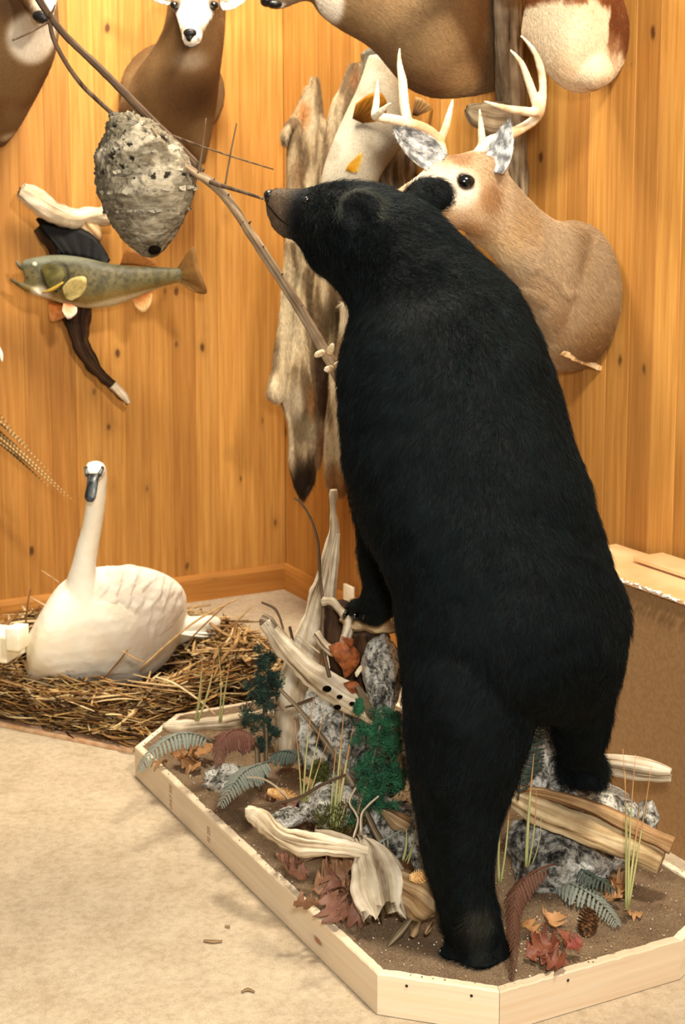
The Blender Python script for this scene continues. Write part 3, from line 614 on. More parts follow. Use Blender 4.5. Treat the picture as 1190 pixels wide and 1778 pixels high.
def pronghorn():
    t = empty('mounted_pronghorn', UR(1070, 40, 0), 'white and reddish-brown shoulder mount at the top right corner of the wall', 'pronghorn mount')
    rows = [((905, 62), (935, -160), 3.98, .10), ((935, 108), (1000, -170), 3.94, .15), ((972, 150), (1055, -160), 3.90, .17), ((1012, 162), (1078, -90), 3.92, .15), ((1048, 152), (1082, 0), 3.96, .12), ((1066, 126), (1082, 50), 3.97, .08)]
    r2 = [((885, 0), (960, -40), 3.96, .09), ((840, -60), (930, -140), 3.92, .09), ((800, -120), (900, -220), 3.86, .09)]
    hd = [((830, -90), (900, -190), 3.88, .08), ((780, -60), (850, -180), 3.82, .07), ((740, -60), (790, -130), 3.76, .05), ((715, -70), (730, -105), 3.72, .03)]
    def colf(Q):
        px = Q[:, 0]; c = np.tile(np.array([222., 202., 170.]), (len(Q), 1)); w = .02 * nz(Q, 22, 1, 3)
        q = U(1086, 40, 3.86); m = 1 - sm(np.abs(Q[:, 0] - q[0]) + w, .040, .052); m = m * sm(Q[:, 2] + w, U(1080, 98, 3.9)[2] - .01, U(1080, 88, 3.9)[2]); c = blendc(c, m, (104, 56, 24))
        m = sm(Q[:, 2] + w + .10 * np.abs(Q[:, 0] - U(965, 0, 3.8)[0]), U(960, 6, 3.8)[2] - .004, U(960, 2, 3.8)[2] + .012); c = blendc(c, m, (112, 62, 28))
        c = blendc(c, sm(nz(Q, 9, 3, 2), 0, .6) * .5 * (m < .5), (214, 180, 138)); return c
    mount_generic(t, [rows, r2, hd], [ell(U(1030, 125, 3.84), .055, .06, .045), ell(UR(1030, 60, .08), .10, .09, .15)], colf, lambda Q, N: np.tile(np.array([.5, 0, -.8]), (len(Q), 1)), 52000, .010)
pronghorn()
#@@PELTS
# ================================================================== weathered post on the right wall, hanging pelts
def m_drift(name, a, b, c, ax=(1, 1, .08), scale=60, rough=.8, bs=.6, bd=.004):
    n = NT(name, rough, .15); tc = n.n('ShaderNodeAttribute'); tc.attribute_name = 'Grain'
    mp = n.n('ShaderNodeMapping'); mp.inputs['Scale'].default_value = (26, 2.2, 1); n.l(tc.outputs['Vector'], mp.inputs['Vector'])
    g = n.noise(mp.outputs[0], 1.6, 6, .6, .5); v = n.coord(); f2 = n.noise(v, 13, 4)
    o = n.ramp(g, ((.32, c), (.45, b), (.62, a))); o = n.mix(.6, o, n.ramp(f2, ((.35, (176, 160, 140)), (.6, (255, 252, 246)))), 'MULTIPLY'); n.col(o); n.bump(g, bs, bd); return n.m
PALE = m_drift('bleached_driftwood', (238, 228, 208), (206, 188, 158), (112, 90, 66))
GREY = m_drift('gray_weathered_wood', (168, 152, 126), (116, 100, 78), (48, 38, 28))
TAN = m_drift('tan_weathered_wood', (196, 172, 134), (148, 118, 82), (64, 46, 32))
BARK = m_drift('twig_bark', (116, 96, 76), (84, 66, 50), (44, 32, 24))
def wood(name, keys, m, parent=None, nu=26, per=7, amp=.006, twist=0.0, sc=14, ridge=.003, jag=0.0, seed=0, hole=None, power=1.0, **kw):
    """driftwood: lofted trunk with lengthwise ridges, lumps and broken ends; 'Grain' holds around/along coordinates in metres"""
    n_ = len(keys); nv = (n_ - 1) * per + 1; V, F = loft(keys, nu=nu, nv=nv, caps=True, power=power)
    N = vnormals(V, F); th = np.tile(np.linspace(0, 2 * pi, nu, endpoint=False), nv); vv = np.repeat(np.linspace(0, 1, nv), nu)
    C = V.reshape(nv, nu, 3).mean(1); ln_ = np.concatenate([[0], np.cumsum(np.linalg.norm(np.diff(C, axis=0), axis=1))])
    al = np.repeat(ln_, nu); rd = np.linalg.norm(V - np.repeat(C, nu, 0), axis=1)
    rg = np.array([noise.noise(Vector((cos(t_ + twist * a_ * 8) * 2.6 + seed, sin(t_ + twist * a_ * 8) * 2.6, a_ * 3.0))) for t_, a_ in zip(th, al)])
    rg2 = np.array([noise.noise(Vector((cos(t_) * 7 + seed, sin(t_) * 7, a_ * 4.0))) for t_, a_ in zip(th, al)])
    # keep the outward direction
    out = V - np.repeat(C, nu, 0); out /= np.linalg.norm(out, axis=1)[:, None] + 1e-9
    V = V + out * (amp * nz(V, sc, seed, 3) + ridge * (rg + .6 * rg2))[:, None]
    if jag:
        T0 = C[0] - C[1]; T0 /= np.linalg.norm(T0); T1 = C[-1] - C[-2]; T1 /= np.linalg.norm(T1)
        j = np.array([noise.noise(Vector((cos(t_) * 5, sin(t_) * 5, seed + 3))) for t_ in th[:nu]])
        V[:nu] += T0 * (jag * j)[:, None]; V[-nu:] += T1 * (jag * j[::-1])[:, None]
    o = mesh(name, V, F, m, parent, **kw)
    at = o.data.attributes.new('Grain', 'FLOAT_VECTOR', 'POINT'); g = np.stack([th * .045 + seed, al, np.zeros_like(al)], 1).astype(np.float32); at.data.foreach_set('vector', g.ravel()); return o
def pk(rows, flat=1.0):
    """rows (px,py,Y,rpx[,rdepth m]) -> perpendicular rings"""
    P = np.array([U(r[0], r[1], r[2]) for r in rows]); T = np.gradient(P, axis=0); keys = []
    for p, T_, r in zip(P, T, rows):
        v = vdir(p); a = np.cross(T_, v); a /= np.linalg.norm(a); rr = r[3] * mpp(r[2]); keys.append((p, a * rr, np.cross(a, T_ / np.linalg.norm(T_)) * (r[4] if len(r) > 4 else rr * flat)))
    return keys
def Yr(px, off=0): return UR(px, 500, off)[1]
def Yl(px, off=0): return UL(px, 500, off)[1]
post = empty('weathered_post', UR(905, 350, .05), 'weathered gray slab of wood fixed upright on the right wall behind the antlers', 'wood post')
wood('slab', pk([(880, -60, Yr(885, .07), 26, .03), (882, 60, Yr(885, .07), 26, .03), (886, 160, Yr(888, .07), 25, .03), (893, 250, Yr(893, .07), 23, .03), (898, 330, Yr(898, .07), 18, .03), (901, 362, Yr(898, .07), 12, .02)]), GREY, post, amp=.006, ridge=.007, seed=3, per=12)
wood('stub', pk([(885, 205, Yr(875, .1), 24, .03), (855, 205, Yr(865, .12), 27, .03), (830, 198, Yr(862, .14), 22, .025), (812, 190, Yr(862, .15), 9, .015)]), GREY, post, amp=.012, ridge=.006, seed=9)
CR = m_attr('pelt_leather', .8, .2, 90)
def pelt(name, label, rows, stripes, tip, n, group='hanging fur pelts', extra=()):
    t = empty(name, U((rows[0][0][0] + rows[0][1][0]) / 2, rows[0][0][1], rows[0][2]), label, 'pelt', group)
    V, F, N = remesh([rloft(rows, nu=30, nv=len(rows) * 8)] + [rloft(e_, nu=20) for e_ in extra], .0055, 4)
    # soft vertical folds
    ph = nz(V * np.array([1, 1, .12]), 16, 4, 2); V = V + np.outer(ph * .038, vdir(V.mean(0)))
    def colf(Q):
        c = np.tile(np.array([182., 158., 122.]), (len(Q), 1)); k = nz(Q * np.array([1, 1, .15]), 20, 7, 3); c = blendc(c, sm(k, -.1, .25) * .9, (118, 94, 66)); c = blendc(c, sm(-k, .1, .4) * .7, (212, 194, 160))
        for (q, r0, r1, cc, w) in stripes: c = blendc(c, near(Q * np.array([1, 1, .45]), np.array(q) * np.array([1, 1, .45]), r0, r1) * w, cc)
        return c
    mesh('hide', V, F, CR, t, col=colf(V)); fur('fur', V, F, t, n, .024, lambda Q, N: np.tile(np.array([0, 0, -1.]), (len(Q), 1)), colf, rad=.0005, lift=.35, jit=.22)
    return t
pelt('fox_pelt', 'tan fox pelt hanging by the corner, its tail ending in a dark tip',
     [((541, 133), (553, 133), 5.36, .008), ((537, 160), (557, 160), 5.36, .015), ((530, 200), (562, 200), 5.35, .025), ((524, 240), (566, 240), 5.34, .03), ((522, 300), (562, 300), 5.33, .035), ((500, 400), (562, 400), 5.32, .04), ((494, 480), (560, 480), 5.30, .05),
      ((485, 560), (556, 560), 5.28, .05), ((476, 620), (552, 620), 5.27, .055), ((474, 670), (556, 670), 5.26, .06), ((488, 700), (556, 700), 5.26, .06), ((500, 725), (552, 725), 5.26, .05), ((504, 760), (550, 760), 5.26, .045), ((503, 800), (550, 800), 5.26, .045), ((509, 835), (546, 835), 5.26, .035), ((518, 858), (534, 858), 5.26, .015), ((523, 868), (528, 868), 5.26, .006)],
     [(U(528, 848, 5.24), .03, .07, (44, 30, 20), .95), (U(548, 812, 5.22), .01, .045, (60, 42, 26), .8), (U(525, 735, 5.22), .02, .05, (120, 100, 70), .7), (U(552, 690, 5.22), .02, .06, (170, 106, 50), .7), (U(512, 690, 5.22), .02, .05, (244, 228, 198), .8), (U(528, 190, 5.33), .01, .04, (190, 120, 60), .7), (U(516, 300, 5.3), .01, .04, (120, 84, 50), .6), (U(528, 430, 5.3), .0, .03, (90, 70, 46), .7), (U(527, 240, 5.3), .004, .022, (84, 64, 44), .85), (U(526, 330, 5.3), .004, .022, (84, 64, 44), .85), (U(525, 480, 5.28), .004, .02, (96, 76, 52), .8), (U(548, 200, 5.31), .006, .03, (232, 218, 190), .8), (U(494, 245, 5.3), .004, .02, (60, 46, 34), .7)], 0, 60000,
     extra=([((533, 148), (545, 150), 5.37, .01), ((520, 178), (538, 180), 5.36, .02), ((508, 205), (528, 208), 5.35, .025), ((501, 240), (525, 244), 5.34, .03), ((499, 300), (525, 300), 5.33, .03), ((500, 400), (528, 400), 5.32, .04), ((494, 480), (526, 480), 5.30, .04)], [((510, 200), (522, 214), 5.33, .012), ((496, 216), (506, 226), 5.31, .014), ((489, 236), (500, 240), 5.30, .014), ((491, 250), (498, 250), 5.3, .008)], [((552, 200), (560, 196), 5.33, .01), ((560, 222), (568, 218), 5.31, .012), ((562, 240), (568, 240), 5.30, .008)]))
pelt('fox_pelt', 'narrow pale pelt leg with rounded paw, hanging leftmost in front of the corner',
     [((497, 420), (512, 420), 5.24, .012), ((492, 480), (512, 480), 5.23, .02), ((484, 560), (508, 560), 5.22, .022), ((476, 630), (504, 630), 5.22, .024), ((468, 665), (500, 665), 5.22, .03), ((465, 685), (496, 685), 5.22, .028), ((474, 696), (488, 696), 5.22, .012)], [(U(480, 675, 5.2), .01, .04, (240, 222, 188), .8)], 0, 9000)
pelt('coyote_pelt', 'grizzled brown and cream pelt hanging beside the bear throat, behind the thick branch',
     [((604, 112), (628, 108), 5.12, .012), ((590, 150), (628, 148), 5.12, .02), ((572, 200), (622, 196), 5.12, .03), ((560, 280), (625, 270), 5.12, .04), ((552, 380), (640, 380), 5.12, .05), ((548, 470), (630, 470), 5.12, .055), ((545, 530), (620, 530), 5.12, .055), ((552, 580), (605, 580), 5.12, .045), ((560, 612), (594, 612), 5.12, .03), ((575, 630), (588, 630), 5.12, .01)],
     [(U(576, 545, 5.07), .01, .05, (86, 68, 46), .85), (U(612, 130, 5.1), .005, .03, (176, 106, 62), .8), (U(600, 560, 5.08), .0, .02, (60, 46, 30), .8), (U(600, 470, 5.08), .02, .06, (150, 128, 98), .6)], 0, 42000)
pelt('raccoon_pelt', 'dark middle pelt with a rust-colored tail, hanging behind the branch fork',
     [((548, 560), (575, 560), 5.2, .02), ((540, 620), (592, 620), 5.2, .03), ((545, 660), (590, 660), 5.2, .03), ((550, 700), (582, 700), 5.2, .025), ((553, 730), (568, 730), 5.2, .015), ((550, 770), (562, 770), 5.2, .01), ((548, 800), (558, 800), 5.2, .008), ((551, 812), (555, 812), 5.2, .004)],
     [(U(568, 640, 5.17), .03, .07, (58, 38, 22), .9), (U(565, 700, 5.17), .02, .06, (70, 46, 26), .85), (U(556, 790, 5.18), .02, .07, (112, 76, 48), .8)], 0, 9000)
pelt('coyote_pelt', 'long cream-colored pelt leg hanging close along the bear foreleg',
     [((592, 525), (608, 525), 5.02, .02), ((592, 560), (612, 560), 5.02, .025), ((584, 612), (604, 612), 5.02, .02), ((574, 650), (600, 650), 5.02, .025), ((572, 690), (600, 690), 5.02, .03), ((566, 740), (604, 740), 5.02, .035), ((564, 800), (606, 800), 5.02, .035), ((568, 840), (606, 840), 5.02, .03), ((580, 860), (598, 860), 5.02, .012)],
     [(U(584, 850, 4.99), .03, .06, (150, 100, 56), .8), (U(596, 540, 5.0), .02, .05, (240, 226, 196), .7)], 0, 12000)
# ================================================================== fishes
FISH = m_attr('fish_skin', .5, .25, 260, .25, .001, var=.5)
FINM = m_attr('fish_fin', .55, .5, 60, .12, .002, var=.3)
def fin(parent, pts, Y, c1, c2, name='fin', th=.0025, Yt=None, root=0, rays=True):
    """fin membrane with ridged rays, fanned from the midpoint of the first and last outline point"""
    P = np.array([U(x, y, Y + (0 if Yt is None else (Yt - Y) * min(1, i / (len(pts) / 2), (len(pts) - 1 - i) / (len(pts) / 2)))) for i, (x, y) in enumerate(pts)])
    a, b = P[0], P[-1]; outer = cr(P[1:-1], np.linspace(0, len(P) - 3, 22)) if len(P) > 3 else P[1:-1]
    m = len(outer); V = []; F = []; C = []; nr = 6; v = vdir(a)
    for s_ in (-1, 1):
        for j in range(nr):
            u = j / (nr - 1)
            for i in range(m):
                r_ = a + (b - a) * i / (m - 1); p = r_ + (outer[i] - r_) * u
                V.append(p + v * s_ * th * (1.4 if i % 3 == 0 else .6) * (1 - .6 * u)); C.append(np.array(c1) * (1 - u) + np.array(c2) * u)
    q = m * nr
    for j in range(nr - 1):
        for i in range(m - 1):
            x = j * m + i; F.append((x, x + 1, x + m + 1, x + m)); F.append((q + x, q + x + m, q + x + m + 1, q + x + 1))
    bd = list(range(m)) + [j * m + m - 1 for j in range(1, nr)] + [(nr - 1) * m + i for i in range(m - 2, -1, -1)] + [j * m for j in range(nr - 2, 0, -1)]
    for x, y in zip(bd, bd[1:] + bd[:1]): F.append((x, q + x, q + y, y))
    return mesh(name, V, F, FINM, parent, col=np.array(C))
def walleye():
    Yc = 5.24
    t = empty('mounted_walleye', U(170, 490, Yc), 'olive mounted fish with open mouth and gold belly on the left wall', 'fish')
    rows = [((44, 508), (38, 452), Yc - .03, .018), ((60, 512), (58, 447), Yc - .02, .03), ((85, 519), (85, 443), Yc, .042), ((112, 528), (115, 443), Yc, .048), ((150, 535), (150, 448), Yc, .05), ((190, 533), (190, 457), Yc + .01, .047), ((230, 520), (232, 462), Yc + .02, .04), ((270, 503), (272, 463), Yc + .03, .03), ((300, 493), (302, 465), Yc + .03, .02), ((316, 492), (318, 464), Yc + .03, .012)]
    P = [rloft(rows, nu=28), rloft([((42, 474), (30, 450), Yc - .03, .012), ((32, 466), (26, 453), Yc - .035, .009)], nu=12), rloft([((72, 516), (62, 498), Yc - .02, .03), ((44, 506), (38, 488), Yc - .03, .022), ((17, 487), (17, 482), Yc - .04, .01)], nu=14)]
    V, F, N = remesh(P, .0042, 3)
    # hollow the mouth
    mc = U(36, 481, Yc - .03); d = near(V, mc, .012, .028); V = V - N * (d * .010)[:, None]
    def colf(Q):
        rel = (Q[:, 2] - U(150, 492, Yc)[2]) / .085 - .25 * 0; c = np.tile(np.array([108., 98., 62.]), (len(Q), 1))
        zz = Q[:, 2] - np.interp(Q[:, 0], [U(40, 480, Yc)[0], U(150, 490, Yc)[0], U(310, 478, Yc)[0]], [U(40, 482, Yc)[2], U(150, 492, Yc)[2], U(310, 478, Yc)[2]])
        hh = np.interp(Q[:, 0], [U(40, 480, Yc)[0], U(150, 490, Yc)[0], U(310, 478, Yc)[0]], [.055, .09, .03]); r_ = zz / hh
        k = nz(Q, 26, 2, 3); c = blendc(c, sm(np.sin(Q[:, 0] * 62) + k * 1.2, .3, 1) * .45, (60, 54, 32)); c = blendc(c, sm(nz(Q, 60, 4, 3), .0, .35) * .5 * sm(r_, -.5, .1), (48, 42, 24)); c = blendc(c, sm(r_, .35, .95) * .7, (74, 76, 60)); hp = U(95, 478, Yc - .05); dd = np.linalg.norm((Q - hp)[:, [0, 2]], axis=1); c = blendc(c, (1 - sm(np.abs(dd - .05), .002, .008)) * .7, (40, 34, 20)); c = blendc(c, sm(r_, .75, 1.05) * .6, (150, 152, 130))
        c = blendc(c, sm(-r_, .25, .8) * .75, (150, 116, 56)); c = blendc(c, sm(-r_, .75, 1.0) * .85, (216, 196, 156)); c = blendc(c, near(Q, U(70, 512, Yc - .03), .02, .05) * .9, (236, 226, 206)); c = blendc(c, near(Q, U(88, 482, Yc - .04), .02, .06) * .55, (70, 66, 40)); c = blendc(c, near(Q, mc, .005, .03), (176, 140, 92)); return c
    mesh('body', V, F, FISH, t, col=colf(V))
    V, F = ell(U(60, 460, Yc - .038), .011, .006, .011); o = mesh('eye', V, F, NT_EYE, t)
    V, F = rloft([((70, 470), (76, 458), Yc - .044, .004), ((84, 500), (104, 462), Yc - .052, .006), ((100, 508), (114, 476), Yc - .050, .004)], nu=12); mesh('gill_cover', V, F, FISH, t, col=np.tile([90., 82., 40.], (len(V), 1)) + 40 * nz(V, 40)[:, None] * [1, 1, .6])
    V, F = tube([U(74, 508, Yc - .05), U(92, 502, Yc - .056), U(110, 490, Yc - .056)], [.003, .007, .003]); mesh('gill_membrane', V, F, FISH, t, col=np.tile([196., 160., 60.], (len(V), 1)))
    fin(t, [(112, 512), (108, 500), (120, 486), (136, 480), (149, 482), (150, 498), (140, 514), (124, 522), (114, 518)], Yc - .055, (196, 176, 110), (206, 186, 120), 'pectoral_fin', .004, Yc - .11)
    fin(t, [(110, 527), (108, 540), (118, 554), (132, 545), (134, 534), (122, 527)], Yc - .05, (230, 140, 90), (244, 214, 190), 'pelvic_fin', .003, Yc - .09)
    fin(t, [(84, 524), (84, 540), (88, 557), (104, 555), (116, 548), (110, 530)], Yc + .03, (190, 104, 40), (206, 140, 80), 'pelvic_fin', .003)
    fin(t, [(230, 518), (236, 534), (249, 542), (260, 532), (265, 512), (262, 507)], Yc + .02, (206, 124, 60), (232, 196, 140), 'anal_fin', .003)
    fin(t, [(208, 460), (214, 442), (222, 433), (245, 440), (265, 452), (273, 462), (262, 463)], Yc + .02, (116, 70, 30), (134, 84, 36), 'soft_dorsal_fin', .003)
    fin(t, [(102, 444), (96, 420), (62, 380), (100, 384), (150, 400), (176, 424), (192, 452), (186, 458)], Yc + .05, (10, 8, 6), (12, 9, 6), 'spiny_dorsal_fin', .003, Yc + .10)
    fin(t, [(306, 468), (320, 448), (332, 428), (340, 434), (344, 462), (352, 482), (360, 506), (352, 511), (334, 506), (318, 496), (308, 488)], Yc + .03, (100, 74, 36), (124, 86, 44), 'tail_fin', .004, Yc - .02)
n_ = NT('fish_eye', .1, .6); n_.col((190, 190, 170)); NT_EYE = n_.m
walleye()
dw = empty('driftwood_mount', UL(140, 480, .03), 'gnarled driftwood on the left wall behind the olive fish', 'driftwood')
wood('limb', pk([(36, 330, Yl(40, .10), 12), (60, 345, Yl(60, .1), 17), (90, 366, Yl(90, .1), 19), (125, 380, Yl(120, .1), 17), (160, 376, Yl(150, .08), 16), (200, 378, Yl(190, .07), 14)]), PALE, dw, amp=.010, ridge=.006, seed=1, jag=.01)
wood('knot', pk([(135, 372, Yl(130, .06), 18), (146, 395, Yl(140, .08), 21), (160, 412, Yl(150, .08), 18), (166, 432, Yl(150, .05), 8)]), TAN, dw, amp=.014, ridge=.006, seed=5)
wood('stem', pk([(80, 380, Yl(100, .035), 30, .03), (120, 420, Yl(120, .04), 38, .035), (135, 480, Yl(130, .04), 32, .035), (134, 560, Yl(130, .04), 22, .03), (146, 610, Yl(140, .04), 14, .02), (170, 645, Yl(160, .04), 9), (198, 672, Yl(180, .04), 8), (224, 700, Yl(200, .04), 4)]), m_drift('dark_rotten_wood', (84, 60, 40), (44, 30, 20), (18, 12, 8)), dw, amp=.012, ridge=.007, seed=8)
wood('bleached_tip', pk([(196, 668, Yl(180, .05), 8), (212, 684, Yl(190, .05), 8), (224, 700, Yl(200, .05), 3)]), PALE, dw, amp=.004, ridge=.002, seed=9)
def big_fish():
    Yc = 4.86
    t = empty('mounted_trout', U(630, 220, Yc), 'large pale gray fish mounted nose down above the bear head, orange fins', 'fish')
    rows = [((640, 96), (680, 92), Yc, .02), ((622, 150), (694, 140), Yc, .045), ((603, 190), (706, 190), Yc, .06), ((580, 240), (712, 232), Yc - .01, .068), ((562, 290), (692, 262), Yc - .02, .068), ((556, 330), (662, 305), Yc - .02, .06), ((560, 372), (640, 360), Yc - .02, .045), ((580, 400), (620, 396), Yc - .02, .02)]
    V, F, N = remesh([rloft(rows, nu=28)], .006, 4)
    def colf(Q):
        c = np.tile(np.array([196., 184., 160.]), (len(Q), 1)); k = nz(Q, 9, 3, 3)
        c = blendc(c, sm(Q[:, 0] - (Q[:, 2] - U(640, 240, Yc)[2]) * .35, U(650, 240, Yc)[0], U(692, 240, Yc)[0]) * .7, (118, 112, 98)); c = blendc(c, near(Q, U(590, 240, Yc - .06), .02, .10) * .6, (224, 212, 190)); c = blendc(c, sm(k, .1, .5) * .35, (140, 128, 104)); return c
    mesh('body', V, F, FISH, t, col=colf(V))
    fin(t, [(612, 206), (618, 180), (640, 164), (660, 160), (672, 178), (668, 202), (650, 212), (630, 214)], Yc - .07, (110, 66, 20), (196, 128, 30), 'pelvic_fin', .004, Yc - .12)
    fin(t, [(716, 200), (722, 168), (735, 172), (750, 186), (742, 194), (724, 202)], Yc - .01, (90, 58, 30), (176, 140, 90), 'dorsal_fin', .004)
    fin(t, [(600, 296), (606, 284), (626, 266), (630, 272), (622, 298), (612, 300)], Yc - .09, (214, 150, 30), (236, 190, 90), 'pectoral_fin', .004, Yc - .13)
    fin(t, [(632, 120), (634, 90), (640, 84), (660, 84), (672, 80), (690, 92), (692, 120)], Yc + .01, (120, 112, 96), (90, 84, 74), 'tail_fin', .004)
    wood('mount_wood', pk([(640, 88, Yc + .06, 10, .02), (650, 130, Yc + .08, 22, .02), (672, 200, Yc + .1, 30, .03), (690, 260, Yc + .1, 34, .03), (690, 310, Yc + .09, 36, .03), (700, 345, Yc + .08, 40, .03)]), GREY, t, amp=.016, ridge=.010, seed=12)
big_fish()
#@@HANG
# ================================================================== the long branch and the hornet nest
def branches():
    t = empty('long_branch', U(585, 662, 3.45), 'long forked bare branch slanting from the top left corner down behind the bear', 'branch')
    main = [(50, -30, 3.75, 7), (85, 25, 3.74, 6), (120, 68, 3.73, 6), (170, 115, 3.72, 6.5), (215, 160, 3.70, 7), (262, 208, 3.68, 7.5), (305, 250, 3.66, 7.5), (335, 280, 3.65, 7), (352, 298, 3.64, 5)]
    low = [(263, 222, 3.60, 3), (285, 252, 3.60, 5), (312, 280, 3.61, 6), (345, 304, 3.62, 7), (368, 318, 3.61, 9), (395, 345, 3.60, 8.5), (425, 390, 3.58, 8), (455, 435, 3.56, 9), (485, 480, 3.54, 9), (520, 535, 3.52, 9), (550, 585, 3.50, 9.5), (578, 635, 3.48, 10), (600, 680, 3.47, 10), (640, 780, 3.46, 11), (665, 900, 3.45, 12), (672, 1040, 3.46, 13)]
    wood('bough', pk(main), BARK, t, nu=12, amp=.001, ridge=.0012, seed=1, sc=40)
    wood('bough', pk(low), m_drift('pale_bark', (176, 156, 128), (140, 118, 92), (80, 62, 46)), t, nu=14, amp=.0015, ridge=.0014, seed=2, sc=40)
    tw = [[(62, -20, 3.75, 5), (84, 30, 3.74, 4), (92, 65, 3.73, 4), (112, 105, 3.72, 4), (140, 145, 3.70, 4), (165, 170, 3.68, 4), (196, 198, 3.66, 4)],
          [(84, 38, 3.73, 2.5), (60, 52, 3.70, 2), (40, 62, 3.68, 2), (22, 70, 3.66, 1.5)], [(345, 300, 3.62, 4), (352, 255, 3.63, 1.5), (358, 205, 3.64, 1)], [(366, 316, 3.60, 5), (400, 327, 3.57, 3.5), (430, 336, 3.54, 3), (457, 345, 3.52, 2.5)],
          [(300, 236, 3.66, 2.5), (350, 254, 3.68, 1.6), (410, 274, 3.7, 1.5), (475, 294, 3.72, 1.2)], [(391, 322, 3.58, 1.6), (400, 270, 3.6, 1.6), (411, 214, 3.6, 1.2)], [(86, 30, 3.73, 3), (92, 18, 3.72, 2), (96, 8, 3.71, 1)]]
    for r in tw:
        V, F = ptube(r, nu=8); o = mesh('twig', V, F, BARK, t); at = o.data.attributes.new('Grain', 'FLOAT_VECTOR', 'POINT'); at.data.foreach_set('vector', (V * 1.0).astype(np.float32).ravel())
    for i in range(8):
        k = R.randrange(3, len(low) - 4); x, y, Y, r = low[k]; x += R.uniform(-12, 12) * .6; V, F = ptube([(x, y, Y - .004, 3), (x + R.uniform(2, 6), y - R.uniform(5, 9), Y - .01, 1.2)], nu=6); o = mesh('bud', V, F, BARK, t)
    for (x, y, dx, dy) in ((560, 612, -12, 6), (575, 640, -10, 2), (585, 634, 12, -6), (572, 612, 6, -14)):
        V, F = ptube([(x, y, 3.46, 6), (x + dx * .6, y + dy * .5, 3.44, 6), (x + dx, y + dy, 3.43, 3)], nu=8); o = mesh('cut_stub', V, F, m_cut, t); o['label'] = 'pale cut stub'
m_cut = m_speck('cut_wood', (240, 226, 196), (212, 184, 140), 90)
branches()
def hornet():
    t = empty('hornet_nest', U(255, 445, 3.66), 'gray papery hornet nest hanging from the long branch', 'hornet nest')
    rows = [((192, 200), (232, 197), 3.66, .03), ((188, 215), (262, 212), 3.66, .06), ((184, 238), (292, 238), 3.66, .085), ((172, 265), (318, 262), 3.67, .105), ((168, 300), (334, 292), 3.67, .118), ((172, 335), (337, 325), 3.67, .12), ((184, 368), (328, 362), 3.67, .112), ((202, 398), (312, 392), 3.66, .09), ((222, 422), (296, 418), 3.66, .065), ((240, 438), (280, 436), 3.66, .04), ((252, 445), (268, 444), 3.66, .015)]
    V, F, N = remesh([rloft(rows, nu=36)], .0032, 2)
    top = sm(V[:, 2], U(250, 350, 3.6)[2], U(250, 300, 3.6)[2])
    # overlapping paper shells: terraces of a warped height field
    w = nz(V, 9, 1, 3); ph = (V[:, 2] * 26 + w * 2.2 + V[:, 0] * 8); saw = ph - np.floor(ph)
    b = nz(V, 42, 6, 4); fl = nz(V, 20, 3, 3)
    disp = .004 * saw * (1 - top * .3) + top * (.011 * np.abs(b) + .008 * fl) + (1 - top) * .0035 * b
    hole = sm(b * top, .34, .42); disp -= hole * .012
    V = V + N * disp[:, None]
    c = np.tile(np.array([132., 122., 102.]), (len(V), 1)); st = nz(V * np.array([.6, .6, 3.0]), 30, 2, 3); c = blendc(c, sm(st, -.1, .4) * .6, (92, 80, 62)); c = blendc(c, sm(nz(V, 13, 8, 3), .08, .4) * .75 * (.35 + .65 * top), (204, 192, 168)); c = blendc(c, sm(saw, .12, 0) * .5, (60, 52, 40)); c = blendc(c, hole * .9, (36, 30, 24))  # crevices and sunken holes darkened, shade painted into the paper colour
    c = blendc(c, near(V, U(264, 434, 3.6), .02, .035) * .5, (70, 56, 42)); mesh('paper_shell', V, F, m_attr('hornet_paper', .9, .5, 70, .1, .003, vec=(1, 1, 4), var=.4), t, col=c)
    V, F = ell(U(268, 434, 3.585), .016, .010, .011); V += (.002 * nz(V, 80))[:, None]; o = mesh('entrance_hole', V, F, MATTE, t)
    fl_ = MB()
    for i in range(420):
        v = R.random(); a = R.uniform(0, 2 * pi); k = int(v * 9.99); q = rows[k]; rr = ring(*q); p = rr[0] + rr[1] * cos(a) * 1.03 + rr[2] * sin(a) * 1.03
        if p[1] > 3.7: continue
        nrm = p - rr[0]; nrm /= np.linalg.norm(nrm); fr = frame(nrm); s = R.uniform(.004, .013); pts = []
        for j in range(7):
            th = 2 * pi * j / 7; r_ = s * R.uniform(.5, 1.2); pts.append(p + fr[:, 0] * r_ * cos(th) * 1.3 + fr[:, 1] * r_ * sin(th) * .7 + nrm * R.uniform(-.002, .006))
        pts.append(p + nrm * .001); F = [(j, (j + 1) % 7, 7) for j in range(7)]; g = R.uniform(.7, 1.1) * (1 if k < 6 else .8)
        if k < 7: fl_.add(np.array(pts), F, np.array([168, 158, 136]) * g)
    fl_.build('paper_flakes', PLAIN, t)['kind'] = 'stuff'
hornet()
